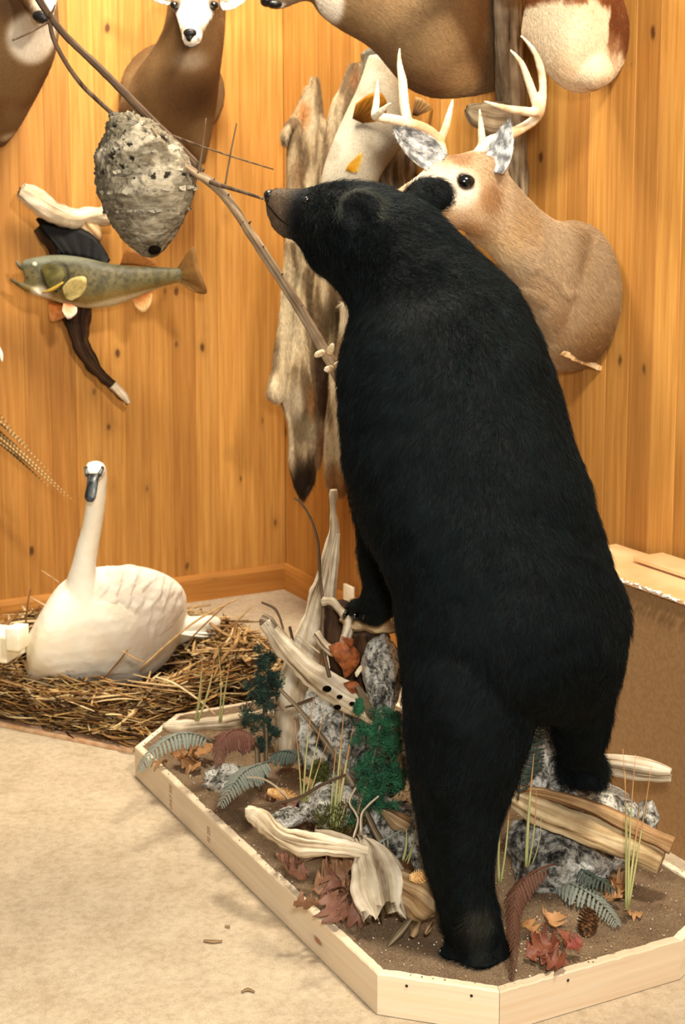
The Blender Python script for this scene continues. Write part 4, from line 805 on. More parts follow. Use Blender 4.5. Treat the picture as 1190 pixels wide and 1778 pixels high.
#@@SWAN
# ================================================================== swan on its nest
n = NT('white_feathers', .75, .15); at = n.n('ShaderNodeAttribute'); at.attribute_name = 'Col'; v = n.coord((1, 1, 1))
vo = n.n('ShaderNodeTexVoronoi'); vo.inputs['Scale'].default_value = 34; n.l(v, vo.inputs['Vector']); n.col(at.outputs['Color']); n.bump(vo.outputs['Distance'], .25, .006); FEATH = n.m
def swan():
    t = empty('white_swan', U(170, 1180, 4.5), 'white swan sitting on the reed nest, neck upright, black bill', 'swan')
    Yb = 4.52
    body = [((46, 1168), (46, 1108), 4.40, .03), ((52, 1186), (72, 1060), 4.42, .11), ((90, 1192), (104, 1014), 4.45, .16), ((150, 1192), (150, 988), 4.50, .19), ((205, 1190), (202, 982), 4.56, .20), ((250, 1180), (250, 984), 4.62, .19), ((290, 1150), (290, 998), 4.68, .15), ((314, 1110), (314, 1016), 4.72, .09), ((325, 1075), (324, 1035), 4.74, .03)]
    tail = [((250, 1160), (262, 1050), 4.66, .09), ((290, 1132), (300, 1068), 4.72, .07), ((330, 1112), (332, 1070), 4.74, .06), ((362, 1106), (366, 1068), 4.76, .05), ((382, 1096), (384, 1074), 4.77, .02)]
    neck = [((95, 1060), (180, 1060), 4.42, .10), ((112, 1015), (172, 1015), 4.41, .075), ((124, 982), (167, 985), 4.39, .055), ((132, 950), (171, 954), 4.38, .046), ((142, 915), (177, 918), 4.37, .040), ((148, 880), (183, 880), 4.36, .037), ((151, 850), (185, 850), 4.35, .037), ((150, 828), (186, 828), 4.34, .042), ((148, 812), (184, 812), 4.33, .042), ((153, 802), (178, 802), 4.33, .026)]
    head = [((150, 838), (182, 838), 4.30, .03), ((148, 822), (180, 820), 4.27, .03), ((152, 808), (178, 808), 4.28, .02)]
    wing = []
    P = [rloft(r, nu=26) for r in (body, tail, neck)] + [ell(U(165, 818, 4.30), .03, .05, .032), ell(U(222, 1000, 4.55), .05, .07, .036), ell(U(186, 1004, 4.52), .04, .07, .026)]
    V, F, N = remesh(P, .006, 8)
    # folded feather rows on body
    ph = np.sin(V[:, 0] * 60 + V[:, 2] * 25 + 3 * nz(V, 7)) * near(V, U(230, 1110, 4.45), .12, .26); V = V + N * (.0015 * ph)[:, None]
    c = np.tile(np.array([246., 240., 222.]), (len(V), 1)); c = blendc(c, sm(nz(V, 8, 2, 3), .0, .5) * .35, (232, 214, 178)); c = blendc(c, near(V, U(60, 1170, 4.35), .03, .08) * .5, (206, 180, 140)); mesh('body', V, F, FEATH, t, col=c)
    # folded wings: covert shell plus long primaries
    for s_, Yw, dx in ((-1, 4.40, 0), (1, 4.76, -18)):
        w = [((120 + dx, 1100), (128 + dx, 1020), Yw + .02, .03), ((165 + dx, 1140), (165 + dx, 988), Yw, .05), ((225 + dx, 1135), (222 + dx, 984), Yw + .06 * 1, .055), ((280 + dx, 1105), (276 + dx, 994), Yw + .13, .05), ((318 + dx, 1062), (316 + dx, 1020), Yw + .20, .025)]
        Vw, Fw, Nw = remesh([rloft(w, nu=24)], .006, 5); k = nz(Vw, 9, 2, 3); arc = Vw[:, 0] * .8 + Vw[:, 1] * .4 + Vw[:, 2] * -.5; saw = (arc * 22 + k * .8) % 1.0
        Vw = Vw + Nw * (.0032 * saw + .003 * nz(Vw, 26, 3, 3))[:, None]; c = np.tile(np.array([248., 242., 226.]), (len(Vw), 1)); c = blendc(c, sm(k, 0, .5) * .3, (232, 214, 180)); mesh('wing', Vw, Fw, FEATH, t, col=c)
        for i in range(0):
            f0 = i / 5; a = U(215 + dx + 10 * f0, 1120 - 14 * i, Yw + .03); b = U(300 + dx + 8 * f0, 1104 - 16 * i, Yw + .16); mid = (a + b) / 2 + np.array([0, -.02, .0])
            Vq, Fq = tube([a, mid, b], [.006, .016, .003], nu=8, flat=.35); mesh('primary_feather', Vq, Fq, FEATH, t, col=np.tile([246., 238., 220.], (len(Vq), 1)))
    for i in range(6):
        a = U(310, 1100 - i * 3, 4.66 + i * .012); b = U(368 + R.uniform(-6, 10), 1106 - 6 * i, 4.70 + i * .012); Vq, Fq = tube([a, (a + b) / 2, b], [.008, .014, .004], nu=8, flat=.3); mesh('tail_feather', Vq, Fq, FEATH, t, col=np.tile([248., 244., 232.], (len(Vq), 1)))
    bill = [((151, 822), (176, 822), 4.235, .014), ((151, 832), (172, 832), 4.215, .016), ((150, 845), (170, 845), 4.195, .013), ((147, 858), (168, 858), 4.18, .009), ((147, 866), (166, 866), 4.175, .007), ((152, 872), (161, 872), 4.175, .004)]
    V, F, N = remesh([rloft(bill, nu=20), ptube([(152, 826, 4.24, 5), (149, 816, 4.255, 3), (147, 812, 4.268, 2)], nu=8), ptube([(172, 826, 4.24, 5), (177, 816, 4.255, 3.5), (180, 812, 4.268, 2)], nu=8)], .0022, 3)
    n2 = NT('swan_bill', .35, .5); n2.col(n2.ramp(n2.noise(n2.coord(), 30, 3), ((.4, (20, 22, 24)), (.62, (92, 98, 100))))); mesh('bill', V, F, n2.m, t)
    for x in (150, 178):
        V, F = ell(U(x, 812, 4.272), .005, .005, .005); mesh('eye', V, F, BLACK, t)
swan()
# reed nest
NC = np.array([-.80, 4.56, 0])
NQ0 = UZ(0, 1258, .01); _e = UZ(232, 1305, .01) - NQ0; _e /= np.linalg.norm(_e); NQN = np.array([-_e[1], _e[0]])
def straw_mesh(L, w, bend, kind):
    P = [np.array([-L / 2 + L * i / 4, bend * sin(pi * i / 4), 0]) for i in range(5)]; rr = [w * .7, w, w, w * .9, w * .45]
    if kind: rr = [w * .5, w * 1.5, w * 1.4, w, w * .2]
    return tube(P, rr, nu=6, nv=5, flat=.35)
nest = empty('reed_nest', (NC[0], NC[1], .0), 'wide nest of dry brown reeds and straw under the white swan', 'nest')
n = NT('dry_reed', .7, .2); oi = n.n('ShaderNodeObjectInfo'); n.col(n.mix(.5, n.ramp(oi.outputs['Random'], ((0, (84, 56, 32)), (.3, (146, 108, 66)), (.6, (204, 168, 114)), (1, (234, 212, 168)))), n.ramp(n.noise(n.coord((1, 8, 8)), 12, 3), ((.3, (150, 120, 90)), (.6, (255, 250, 240)))), 'MULTIPLY')); REED = n.m
REEDS = m_attr('dry_reed_mixed', .75, .3, 60, var=.35)
def nest_pt(r, a, u):
    """height of the nest rim"""
    h = .02 + .14 * math.exp(-((r - .46) / .16) ** 2); h *= (1.0 - .25 * max(0, -sin(a))) 
    return NC + np.array([r * cos(a) * 1.0, r * sin(a) * .86, .012 + h * u])
def nest_ok(p):
    if (p - CORNER) @ NL < .10: return False
    if (p[0] - NQ0[0]) * NQN[0] + (p[1] - NQ0[1]) * NQN[1] < .012: return False
    return not inbase(p[0], p[1], -.03)
def straw_tf(surface):
    for _ in range(200):
        a = R.uniform(0, 2 * pi); r = min(.62, abs(R.gauss(.46, .10))); u = R.uniform(.75, 1.05) if surface else R.uniform(.0, .95); p = nest_pt(r, a, u)
        if not nest_ok(p): continue
        ang = a + pi / 2 + R.gauss(0, .62); tilt = R.gauss(0, .2); L = 1
        d = np.array([cos(ang) * cos(tilt), sin(ang) * cos(tilt) * .9, sin(tilt)]); d /= np.linalg.norm(d)
        q_ = .15 if surface else .06
        if nest_ok(p + d * q_) and nest_ok(p - d * q_): return p, d
    return p, d
bulk = MB()
# dark brown bed under the reeds
bed = []
for j, (r, z) in enumerate(((.02, .02), (.22, .02), (.33, .045), (.40, .065), (.45, .05), (.49, .02), (.51, .002))):
    bed.append((r, z))
V = []; F = []; ns = 48
for (r, z) in bed:
    for i in range(ns):
        a = 2 * pi * i / ns; p = NC + np.array([r * cos(a), r * sin(a) * .86, z])
        k = 1.0
        while k > .3 and not (nest_ok(p) and nest_ok(p - np.append(NQN, 0) * .12)): k -= .04; p = NC + np.array([r * k * cos(a), r * k * sin(a) * .86, z])
        V.append(p)
for j in range(len(bed) - 1):
    for i in range(ns): F.append((j * ns + i, j * ns + (i + 1) % ns, (j + 1) * ns + (i + 1) % ns, (j + 1) * ns + i))
F.append(tuple(range(ns))[::-1]); V = np.array(V); V[:, 2] += .012 * nz(V, 18)
mesh('matted_bed', V, F, m_speck('dark_reed', (34, 22, 12), (92, 62, 34), 40, rough=.95), nest)
PAL = [(92, 60, 30), (130, 88, 46), (170, 126, 70), (206, 168, 108), (226, 198, 146), (70, 46, 26), (190, 146, 84)]
for i in range(5200):
    p, d = straw_tf(i % 5 == 0); L = R.uniform(.05, .17); V, F = straw_mesh(L, R.uniform(.002, .0052), R.gauss(0, .01), R.random() < .3)
    fr = frame(d); M = np.stack([d, fr[:, 0], fr[:, 1]], 1); V = V @ M.T + p; V[:, 2] = np.maximum(V[:, 2], .013); bulk.add(V, F, np.array(R.choice(PAL)) * R.uniform(.8, 1.1))
EX = np.append(_e[:2], 0); EX /= np.linalg.norm(EX)
for i in range(1500):
    s_ = R.uniform(-.45, .52); w_ = R.uniform(.015, .20); p = np.array([NQ0[0], NQ0[1], 0]) + EX * s_ + np.append(NQN, 0) * w_; p[2] = .014 + R.random() ** .8 * (.03 + .55 * w_)
    if not nest_ok(p): continue
    a = R.gauss(0, .5); d = EX * cos(a) + np.append(NQN, 0) * sin(a) + np.array([0, 0, R.gauss(0, .14)]); d /= np.linalg.norm(d); L = R.uniform(.05, .16); V, F = straw_mesh(L, R.uniform(.002, .005), R.gauss(0, .01), R.random() < .3)
    if not nest_ok(p + d * L * .4) or not nest_ok(p - d * L * .4): continue
    fr = frame(d); M = np.stack([d, fr[:, 0], fr[:, 1]], 1); V = V @ M.T + p; V[:, 2] = np.maximum(V[:, 2], .013); bulk.add(V, F, np.array(R.choice(PAL)) * R.uniform(.8, 1.1))
bulk.build('loose_straw', REEDS, nest)['kind'] = 'stuff'
protos = []
for i in range(14):
    V, F = straw_mesh(R.uniform(.14, .30), R.uniform(.0042, .0085), R.gauss(0, .018), i % 3 == 0); me = bpy.data.meshes.new('reed'); me.from_pydata(V.tolist(), [], F); me.materials.append(REED); me.shade_smooth(); protos.append(me)
for i in range(290):
    p, d = straw_tf(True); p = p + np.array([0, 0, R.uniform(.0, .02)])
    o = bpy.data.objects.new('reed', protos[i % 14]); COL.objects.link(o); o.parent = nest; fr = frame(d)
    M = Matrix.Identity(4)
    for a_ in range(3): M[a_][0] = d[a_]; M[a_][1] = fr[a_][0]; M[a_][2] = fr[a_][1]; M[a_][3] = (p - wloc(nest))[a_]
    o.matrix_local = M
# a few long reeds sticking up as in the photograph
for rows in ([(245, 1160, 4.28, 4), (300, 1110, 4.3, 4), (350, 1072, 4.33, 4), (412, 1040, 4.36, 3)], [(180, 1178, 4.2, 3), (205, 1150, 4.18, 4), (222, 1128, 4.17, 2)], [(213, 1130, 4.17, 2.5), (232, 1142, 4.17, 3), (252, 1150, 4.18, 2)], [(72, 990, 4.75, 1.5), (86, 1000, 4.74, 3), (104, 1012, 4.73, 2)],
             [(44, 1095, 4.5, 2), (48, 1050, 4.5, 1.5), (54, 1018, 4.5, 1)], [(268, 1175, 4.12, 3), (300, 1185, 4.1, 3.5), (345, 1215, 4.08, 3), (378, 1245, 4.1, 2)], [(330, 1110, 4.4, 3), (360, 1080, 4.42, 3), (390, 1052, 4.44, 2)], [(380, 1100, 4.36, 3), (410, 1080, 4.36, 4), (440, 1050, 4.38, 2)], [(0, 1180, 4.3, 4), (40, 1192, 4.28, 4), (85, 1205, 4.26, 3)]):
    V, F = ptube(rows, nu=6, flat=.4); mesh('reed', V, F, REED, nest)
# thin board under the nest
q0 = UZ(0, 1258, .010); q1 = UZ(232, 1305, .010); e = (q1 - q0) / np.linalg.norm(q1 - q0); nn = np.array([-e[1], e[0], 0]); c = q0 + e * .0 + nn * .45
V, F = bevbox((q1[0] - e[0] * .62 + nn[0] * .16, q1[1] - e[1] * .62 + nn[1] * .16, .0062), e * .61, nn * .155, np.array([0, 0, .0055]), .001); o = mesh('nest_board', V, F, m_speck('plywood_edge', (214, 178, 140), (196, 150, 108), 30), smooth=False); setp(o, 'thin pale plywood board under the front edge of the reed nest', 'board')
# white foam block
c = U(4, 1114, 4.34); V, F = bevbox((c[0] - .01, c[1] + .02, c[2] - .012), np.array([.055, -.018, 0]), np.array([.02, .06, 0]), np.array([0, 0, .042]), .006)
m_speck('white_foam', (250, 244, 226), (236, 222, 186), 14, rough=.6); o = mesh('foam_block', V, F, MATS['white_foam']); setp(o, 'small white block lying in the reeds left of the swan', 'foam block')
c = U(30, 1106, 4.28); V, F = bevbox(c, np.array([.022, -.006, 0]), np.array([.01, .03, 0]), np.array([0, 0, .036]), .004); mesh('foam_flap', V, F, MATS['white_foam'], o); 
#@@BASEITEMS
# ================================================================== things on the sand
def m_rockf(name, a, b, c, sc):
    n = NT(name, .95, .1); v = n.coord(); f1 = n.noise(v, sc, 8, .7, .6); f2 = n.noise(v, sc * .33, 5, .6); f3 = n.noise(v, sc * 3, 5, .7)
    o = n.ramp(f1, ((.38, c), (.47, b), (.55, a))); o = n.mix(bw(n, f2, .50, .54), o, n.ramp(f3, ((.44, (240, 238, 228)), (.56, (150, 148, 140))))); o = n.mix(.8, o, n.ramp(f3, ((.42, (80, 76, 70)), (.50, (255, 255, 255)))), 'MULTIPLY'); n.col(o); n.bump(f3, .8, .006); return n.m
ROCK = m_rockf('lichen_rock', (206, 202, 190), (142, 138, 128), (56, 54, 50), 26)
ROCK_SHADED = m_rockf('shaded_lichen_rock', (160, 156, 146), (98, 96, 90), (34, 34, 34), 20)  # darker copy of the lichen rock, shade put into its colour
def rock(label, x, y, Y, rx, ry, dy, seed, m=ROCK, amp=.22, group=None, rot=0.0, name='rock', cat='rock', base=True):
    bm = bmesh.new(); bmesh.ops.create_icosphere(bm, subdivisions=5, radius=1); V = np.array([v.co[:] for v in bm.verts]); F = [[v.index for v in f.verts] for f in bm.faces]; bm.free()
    # facets: pull towards a few random planes, then add craggy noise
    rr = np.random.default_rng(seed); D = rr.normal(size=(16, 3)); D /= np.linalg.norm(D, axis=1)[:, None]; h = rr.uniform(.62, .95, 16)
    for d, hh in zip(D, h):
        s = V @ d; V = V - np.outer(np.maximum(s - hh, 0), d)
    V = V * (1 + amp * nz(V, 1.4, seed, 4) + .05 * nz(V, 6, seed, 3))[:, None]
    s_ = mpp(Y); c, s = cos(rot), sin(rot); S = V * np.array([rx * s_, dy, ry * s_]); S = S @ np.array([[c, 0, -s], [0, 1, 0], [s, 0, c]]); C = U(x, y, Y); S = S + C
    if base: S[:, 2] = np.maximum(S[:, 2], ZB - .004)
    return setp(mesh(name, S, F, m), label, cat, group)
# the crag supporting the forepaws
rock('tall pale lichen-covered rock beside the bear hind leg, under the stump', 668, 1182, 3.26, 46, 88, .10, 11, amp=.18)
rock('gray furrowed rock below the diagonal driftwood log', 580, 1278, 3.40, 74, 98, .12, 5, amp=.25)
rock('dark rock in the shade behind the green cedar sprig', 665, 1320, 3.30, 66, 96, .14, 21, ROCK_SHADED)
rock('low white lichen rock between the tan pine cone and the grass stalks', 575, 1400, 3.12, 66, 42, .07, 8)
rock('white rock under the gray-green fern near the left board', 390, 1350, 3.42, 44, 26, .05, 14)
rock('small white stone above the long bleached driftwood', 500, 1420, 3.12, 42, 18, .04, 17)
rock('gray stone pressed against the left of the bear ankle', 728, 1482, 2.98, 26, 44, .05, 19)
rock('dark rock behind the bear ankle on its left', 690, 1440, 3.10, 60, 60, .07, 23, ROCK_SHADED)
rock('mottled rock carrying the raised hind foot of the bear', 1015, 1425, 3.22, 108, 96, .15, 31, amp=.2)
rock('dark bluish rock in the shadow below the split driftwood', 970, 1480, 3.05, 104, 76, .10, 37, ROCK_SHADED)
rock('knobby white rock end next to the brown counter', 1128, 1418, 3.16, 26, 34, .05, 41, base=False)
rock('upright gray rock spike between the bear hind legs', 942, 1332, 3.12, 36, 92, .05, 43, base=False)
rock('gray rock slope sinking from the spike toward the raised foot', 970, 1368, 3.14, 52, 66, .07, 47)
def pole(name, label, rows, m, cat='driftwood', group=None, **k):
    kk = pk(rows); V0 = kk[0][0]
    return setp(wood(name, kk, m, None, **k), label, cat, group)
# hollow stump under the paw
st = empty('hollow_stump', U(640, 1110, 3.36), 'hollow weathered stump under the bear forepaw, rotten and reddish inside', 'stump')
wood('rim', pk([(548, 1100, 3.32, 7), (572, 1128, 3.30, 9), (592, 1128, 3.29, 10), (602, 1100, 3.28, 11), (606, 1078, 3.28, 10), (594, 1062, 3.29, 7), (578, 1046, 3.30, 7), (562, 1044, 3.32, 6)]), PALE, st, amp=.006, ridge=.003, seed=2, sc=30)
wood('rim', pk([(596, 1068, 3.29, 9), (616, 1080, 3.28, 12), (645, 1086, 3.27, 12), (675, 1088, 3.27, 12), (705, 1084, 3.28, 12)]), TAN, st, amp=.008, ridge=.004, seed=3, sc=30)
wood('rotten_core', pk([(585, 1050, 3.40, 26), (592, 1100, 3.40, 36), (606, 1160, 3.39, 42), (620, 1230, 3.40, 52), (630, 1330, 3.42, 60)]), MATS['dark_rotten_wood'], st, amp=.016, ridge=.008, seed=4)
wood('core_wall', pk([(640, 1090, 3.36, 34), (648, 1150, 3.38, 30), (655, 1260, 3.4, 30)]), MATS['dark_rotten_wood'], st, amp=.014, ridge=.006, seed=6)
n = NT('dead_brown_leaf', .6, .3); n.col(n.ramp(n.noise(n.coord(), 60, 4), ((.35, (104, 52, 24)), (.6, (164, 92, 46)), (.75, (196, 134, 84))))); DEAD = n.m
def blade_leaf(pts, Y, m, name, label, cat, group, bulge=.015, tilt=0):
    P = np.array([U(x, y, Y) for x, y in pts]); c = P.mean(0); v = vdir(c); V = [c - v * bulge]; F = []
    outer = cr(np.vstack([P, P[:1]]), np.linspace(0, len(P), len(P) * 4 + 1))[:-1]; k = len(outer)
    mid = c + (outer - c) * .55 - v * bulge * .7 + (np.array([noise.noise(Vector(p * 60)) for p in outer]) * .006)[:, None]
    outer = outer + np.outer(np.array([noise.noise(Vector(p * 45)) for p in outer]) * .012, v)
    T = np.vstack([[c - v * bulge], mid, outer]); B = T + v * .0012; V = np.vstack([T, B]); q = len(T)
    for s_, o_ in ((0, 1), (q, -1)):
        for i in range(k):
            j = (i + 1) % k; f1 = (s_, s_ + 1 + i, s_ + 1 + j); f2 = (s_ + 1 + i, s_ + 1 + k + i, s_ + 1 + k + j, s_ + 1 + j); F.append(f1[::o_]); F.append(f2[::o_])
    for i in range(k): j = (i + 1) % k; F.append((1 + k + i, q + 1 + k + i, q + 1 + k + j, 1 + k + j))
    return setp(mesh(name, V, F, m), label, cat, group)
blade_leaf([(570, 1122), (596, 1112), (612, 1120), (624, 1134), (622, 1155), (600, 1178), (594, 1160), (580, 1142)], 3.24, DEAD, 'dead_leaf', 'broad rusty dead leaf stuck on the front of the hollow stump', 'leaf', None)
blade_leaf([(592, 1104), (606, 1108), (614, 1110), (612, 1124), (602, 1118)], 3.22, DEAD, 'dead_leaf', 'small rusty leaf curled just under the stump rim', 'leaf', None, .008)
blade_leaf([(616, 1168), (626, 1155), (630, 1160), (620, 1176)], 3.22, MATS['cut_wood'], 'bark_chip', 'small pale bark chip between the dead leaf and the tall rock', 'bark', None, .004)
blade_leaf([(596, 1186), (616, 1182), (628, 1196), (622, 1212), (606, 1200)], 3.25, DEAD, 'dead_leaf', 'folded brown leaf below the stump by the holed log', 'leaf', None, .01)
blade_leaf([(617, 1190), (630, 1196), (648, 1230), (652, 1252), (640, 1246), (628, 1222)], 3.20, GREY, 'bark_strip', 'gray-brown bark strip leaning on the tall rock', 'bark', None, .006)
# driftwood pieces
pole('driftwood_spire', 'tall pale forked driftwood spire rising behind the stump', [(580, 850, 3.62, 3), (580, 890, 3.62, 6), (580, 930, 3.62, 10), (570, 985, 3.62, 17), (558, 1040, 3.63, 22), (545, 1095, 3.64, 28), (530, 1150, 3.65, 36), (515, 1210, 3.66, 42), (505, 1260, 3.66, 34), (500, 1300, 3.68, 26), (500, 1325, 3.70, 12)], PALE, amp=.008, ridge=.006, seed=21, per=9)
pole('driftwood_prong', 'short side prong of pale wood beside the tall driftwood spire', [(587, 926, 3.60, 3), (582, 960, 3.60, 7), (578, 1000, 3.60, 8), (574, 1040, 3.61, 9)], PALE, amp=.003, ridge=.002, seed=22)
pole('holed_log', 'pale diagonal driftwood log pierced with dark holes', [(462, 1080, 3.42, 11), (478, 1102, 3.41, 17), (505, 1135, 3.38, 19), (535, 1165, 3.35, 19), (570, 1192, 3.31, 24), (605, 1215, 3.27, 27), (640, 1235, 3.24, 24), (680, 1262, 3.20, 16)], PALE, amp=.010, ridge=.007, seed=24, per=10)
for (x, y, r) in ((568, 1196, 6), (590, 1210, 4), (612, 1222, 4), (586, 1228, 5)):
    V, F = ell(U(x, y, 3.215 + (600 - x) * .0009), r * .0013 * 1.4, .004, r * .0013, nu=10, nv=6); o = mesh('worm_hole', V, F, MATTE, bpy.data.objects['holed_log'])
wood('broken_knot', pk([(455, 1078, 3.43, 8), (466, 1082, 3.42, 11), (478, 1092, 3.41, 9)]), GREY, bpy.data.objects['holed_log'], amp=.012, ridge=.006, seed=25)
pole('driftwood_log', 'long cream driftwood log lying along the back left of the sand', [(288, 1262, 3.93, 9), (320, 1262, 3.92, 12), (360, 1258, 3.90, 13), (400, 1254, 3.88, 14), (440, 1248, 3.86, 16), (480, 1244, 3.84, 18), (520, 1248, 3.82, 18)], PALE, amp=.008, ridge=.004, seed=26, jag=.02)
pole('curved_driftwood', 'white curved driftwood piece lying beside the oak leaves', [(432, 1410, 3.04, 6), (448, 1416, 3.02, 11), (466, 1434, 2.99, 14), (486, 1454, 2.96, 14), (520, 1466, 2.94, 17), (560, 1470, 2.93, 16), (600, 1474, 2.92, 15), (632, 1480, 2.90, 11), (650, 1484, 2.9, 6)], PALE, amp=.012, ridge=.009, seed=27, per=9)
pole('bark_slab', 'thin pale sliver of wood lying behind the curved driftwood', [(548, 1442, 3.02, 3), (575, 1448, 3.0, 7), (610, 1462, 2.98, 8), (632, 1476, 2.95, 5)], PALE, amp=.004, ridge=.003, seed=28)
def chunk():
    t = empty('driftwood_chunk', U(670, 1590, 2.80), 'thick gray-white driftwood chunk with jagged broken end near the bear foot', 'driftwood')
    wood('slab', pk([(632, 1462, 2.94, 8, .02), (642, 1480, 2.92, 26, .03), (652, 1508, 2.88, 44, .035), (660, 1538, 2.84, 54, .035), (664, 1562, 2.81, 50, .03), (668, 1580, 2.79, 40, .02)]), m_drift('ridged_white_wood', (226, 216, 196), (190, 176, 150), (96, 76, 56)), t, nu=64, amp=.006, ridge=.012, seed=30, jag=.07, per=9)
    wood('root_burl', pk([(676, 1525, 2.86, 14), (700, 1538, 2.84, 28), (725, 1552, 2.82, 34), (745, 1568, 2.82, 28), (758, 1578, 2.82, 12)]), TAN, t, amp=.016, ridge=.008, seed=32)
    wood('spike', pk([(652, 1482, 2.92, 6), (638, 1470, 2.93, 6), (634, 1450, 2.94, 3)]), PALE, t, amp=.002, ridge=.002, seed=33)
chunk()
for i, (x, y, a, b, lab) in enumerate(((695, 1618, 22, -26, 'dark wooden splinter lying below the driftwood chunk'), (722, 1615, 6, -12, 'short golden wood splinter below the driftwood chunk'), (745, 1612, 6, -10, 'smallest brown wood bit next to the bear foot'))):
    pole('wood_splinter', lab, [(x - a, y - b, 2.76, 3), (x, y, 2.77, 8 if i == 0 else 6), (x + a, y + b, 2.80, 4)], (GREY, TAN, TAN)[i], cat='wood splinter', nu=10, amp=.002, ridge=.002, seed=i)
pole('rock_driftwood', 'gnarled tan driftwood bit behind the bear ankle', [(652, 1398, 3.06, 5), (672, 1412, 3.05, 11), (690, 1424, 3.05, 14), (708, 1436, 3.05, 12)], TAN, amp=.010, ridge=.004, seed=40)
pole('gray_stick', 'gray stick leaning among the stones behind the bear ankle', [(636, 1410, 3.06, 6), (650, 1440, 3.0, 7), (668, 1470, 2.97, 7), (684, 1490, 2.95, 5)], GREY, cat='stick', nu=12, amp=.002, ridge=.002)
# right hand driftwood
sp = empty('split_driftwood', U(1030, 1440, 2.98), 'long split driftwood beam sloping down to the right of the bear', 'driftwood')
wood('beam', pk([(868, 1372, 3.08, 12, .02), (920, 1400, 3.05, 24, .03), (980, 1425, 3.02, 26, .03), (1040, 1448, 2.99, 27, .03), (1100, 1470, 2.96, 28, .03), (1150, 1494, 2.93, 24, .025)]), m_drift('cream_split_wood', (220, 198, 158), (172, 142, 100), (70, 50, 34)), sp, amp=.006, ridge=.008, seed=50, nu=34, per=9)
wood('upper_rail', pk([(900, 1372, 3.06, 5), (950, 1378, 3.03, 10), (1010, 1395, 3.0, 13), (1070, 1420, 2.97, 15), (1130, 1450, 2.94, 16), (1168, 1468, 2.92, 17)]), m_drift('orange_tan_wood', (190, 158, 116), (150, 112, 74), (80, 54, 34)), sp, amp=.004, ridge=.004, seed=51, per=8)
wb = empty('bleached_plank', U(1110, 1345, 3.16), 'bleached split plank sticking out to the right behind the raised foot', 'driftwood')
wood('upper_slat', pk([(1020, 1318, 3.20, 8), (1055, 1320, 3.18, 11), (1095, 1325, 3.16, 13), (1135, 1333, 3.14, 12), (1166, 1340, 3.12, 5)]), PALE, wb, amp=.003, ridge=.004, seed=52)
wood('lower_slat', pk([(1030, 1334, 3.21, 6), (1070, 1340, 3.18, 8), (1120, 1348, 3.16, 8), (1166, 1351, 3.13, 7)]), PALE, wb, amp=.003, ridge=.003, seed=53)
# sticks and twigs
def stick(label, rows, m=BARK, name='twig', cat='twig', group=None): return pole(name, label, rows, m, cat, group, nu=8, amp=.0008, ridge=.0008, sc=50)
tt = stick('thin curving dead twig standing in front of the pelts', [(512, 864, 3.52, 2), (528, 880, 3.51, 2.2), (543, 908, 3.50, 2.4), (553, 945, 3.49, 2.6), (556, 1000, 3.46, 3), (561, 1050, 3.40, 3), (560, 1100, 3.34, 3.4), (564, 1140, 3.30, 3.6), (573, 1176, 3.28, 3.6)])
stick('gray stick crossing in front of the furrowed rock', [(486, 1196, 3.30, 3.5), (520, 1232, 3.26, 4), (560, 1280, 3.22, 5), (590, 1325, 3.18, 5), (614, 1366, 3.14, 5)], GREY, 'stick', 'stick')
stick('bent dark twig lying on the sand above the white driftwood', [(432, 1400, 3.05, 3), (475, 1396, 3.04, 2.6), (520, 1384, 3.02, 2.8), (560, 1362, 3.02, 3), (600, 1345, 3.02, 2)])
stick('short dark twig across the base of the driftwood spire', [(496, 1228, 3.40, 2), (520, 1222, 3.38, 3), (545, 1212, 3.34, 3)])
stick('small upright gray peg behind the fern', [(445, 1280, 3.62, 4), (448, 1320, 3.58, 5), (452, 1372, 3.52, 5)], GREY, 'stick', 'stick')
stick('white crooked twig in front of the green cedar sprig', [(618, 1368, 3.0, 2), (607, 1392, 3.0, 2.4), (618, 1412, 2.99, 2.4), (622, 1426, 2.98, 2.4), (614, 1455, 2.96, 2.4)], PALE)
stick('forked pale twig below the green cedar sprig', [(658, 1382, 3.0, 2), (640, 1398, 2.99, 2.6), (628, 1416, 2.98, 2.6), (628, 1450, 2.96, 3)], PALE)
stick('thin twig lying across the pale sand behind the holed log', [(455, 1046, 3.95, 2), (478, 1058, 3.92, 2.6), (490, 1085, 3.88, 2), (494, 1112, 3.84, 1.5)])
stick('short brown twig upright beside the driftwood spire', [(503, 1088, 3.60, 2.5), (508, 1110, 3.60, 3), (512, 1130, 3.60, 2.5)])
stick('pale twig slanting from the straw to the stump', [(515, 1102, 3.5, 1.5), (535, 1118, 3.46, 1.8), (556, 1134, 3.42, 1.8)], PALE)
stick('straw-colored stem arching over the tan pine cone', [(430, 1350, 3.3, 1.8), (455, 1352, 3.26, 2), (480, 1366, 3.22, 2), (502, 1388, 3.16, 1.5)], PALE)
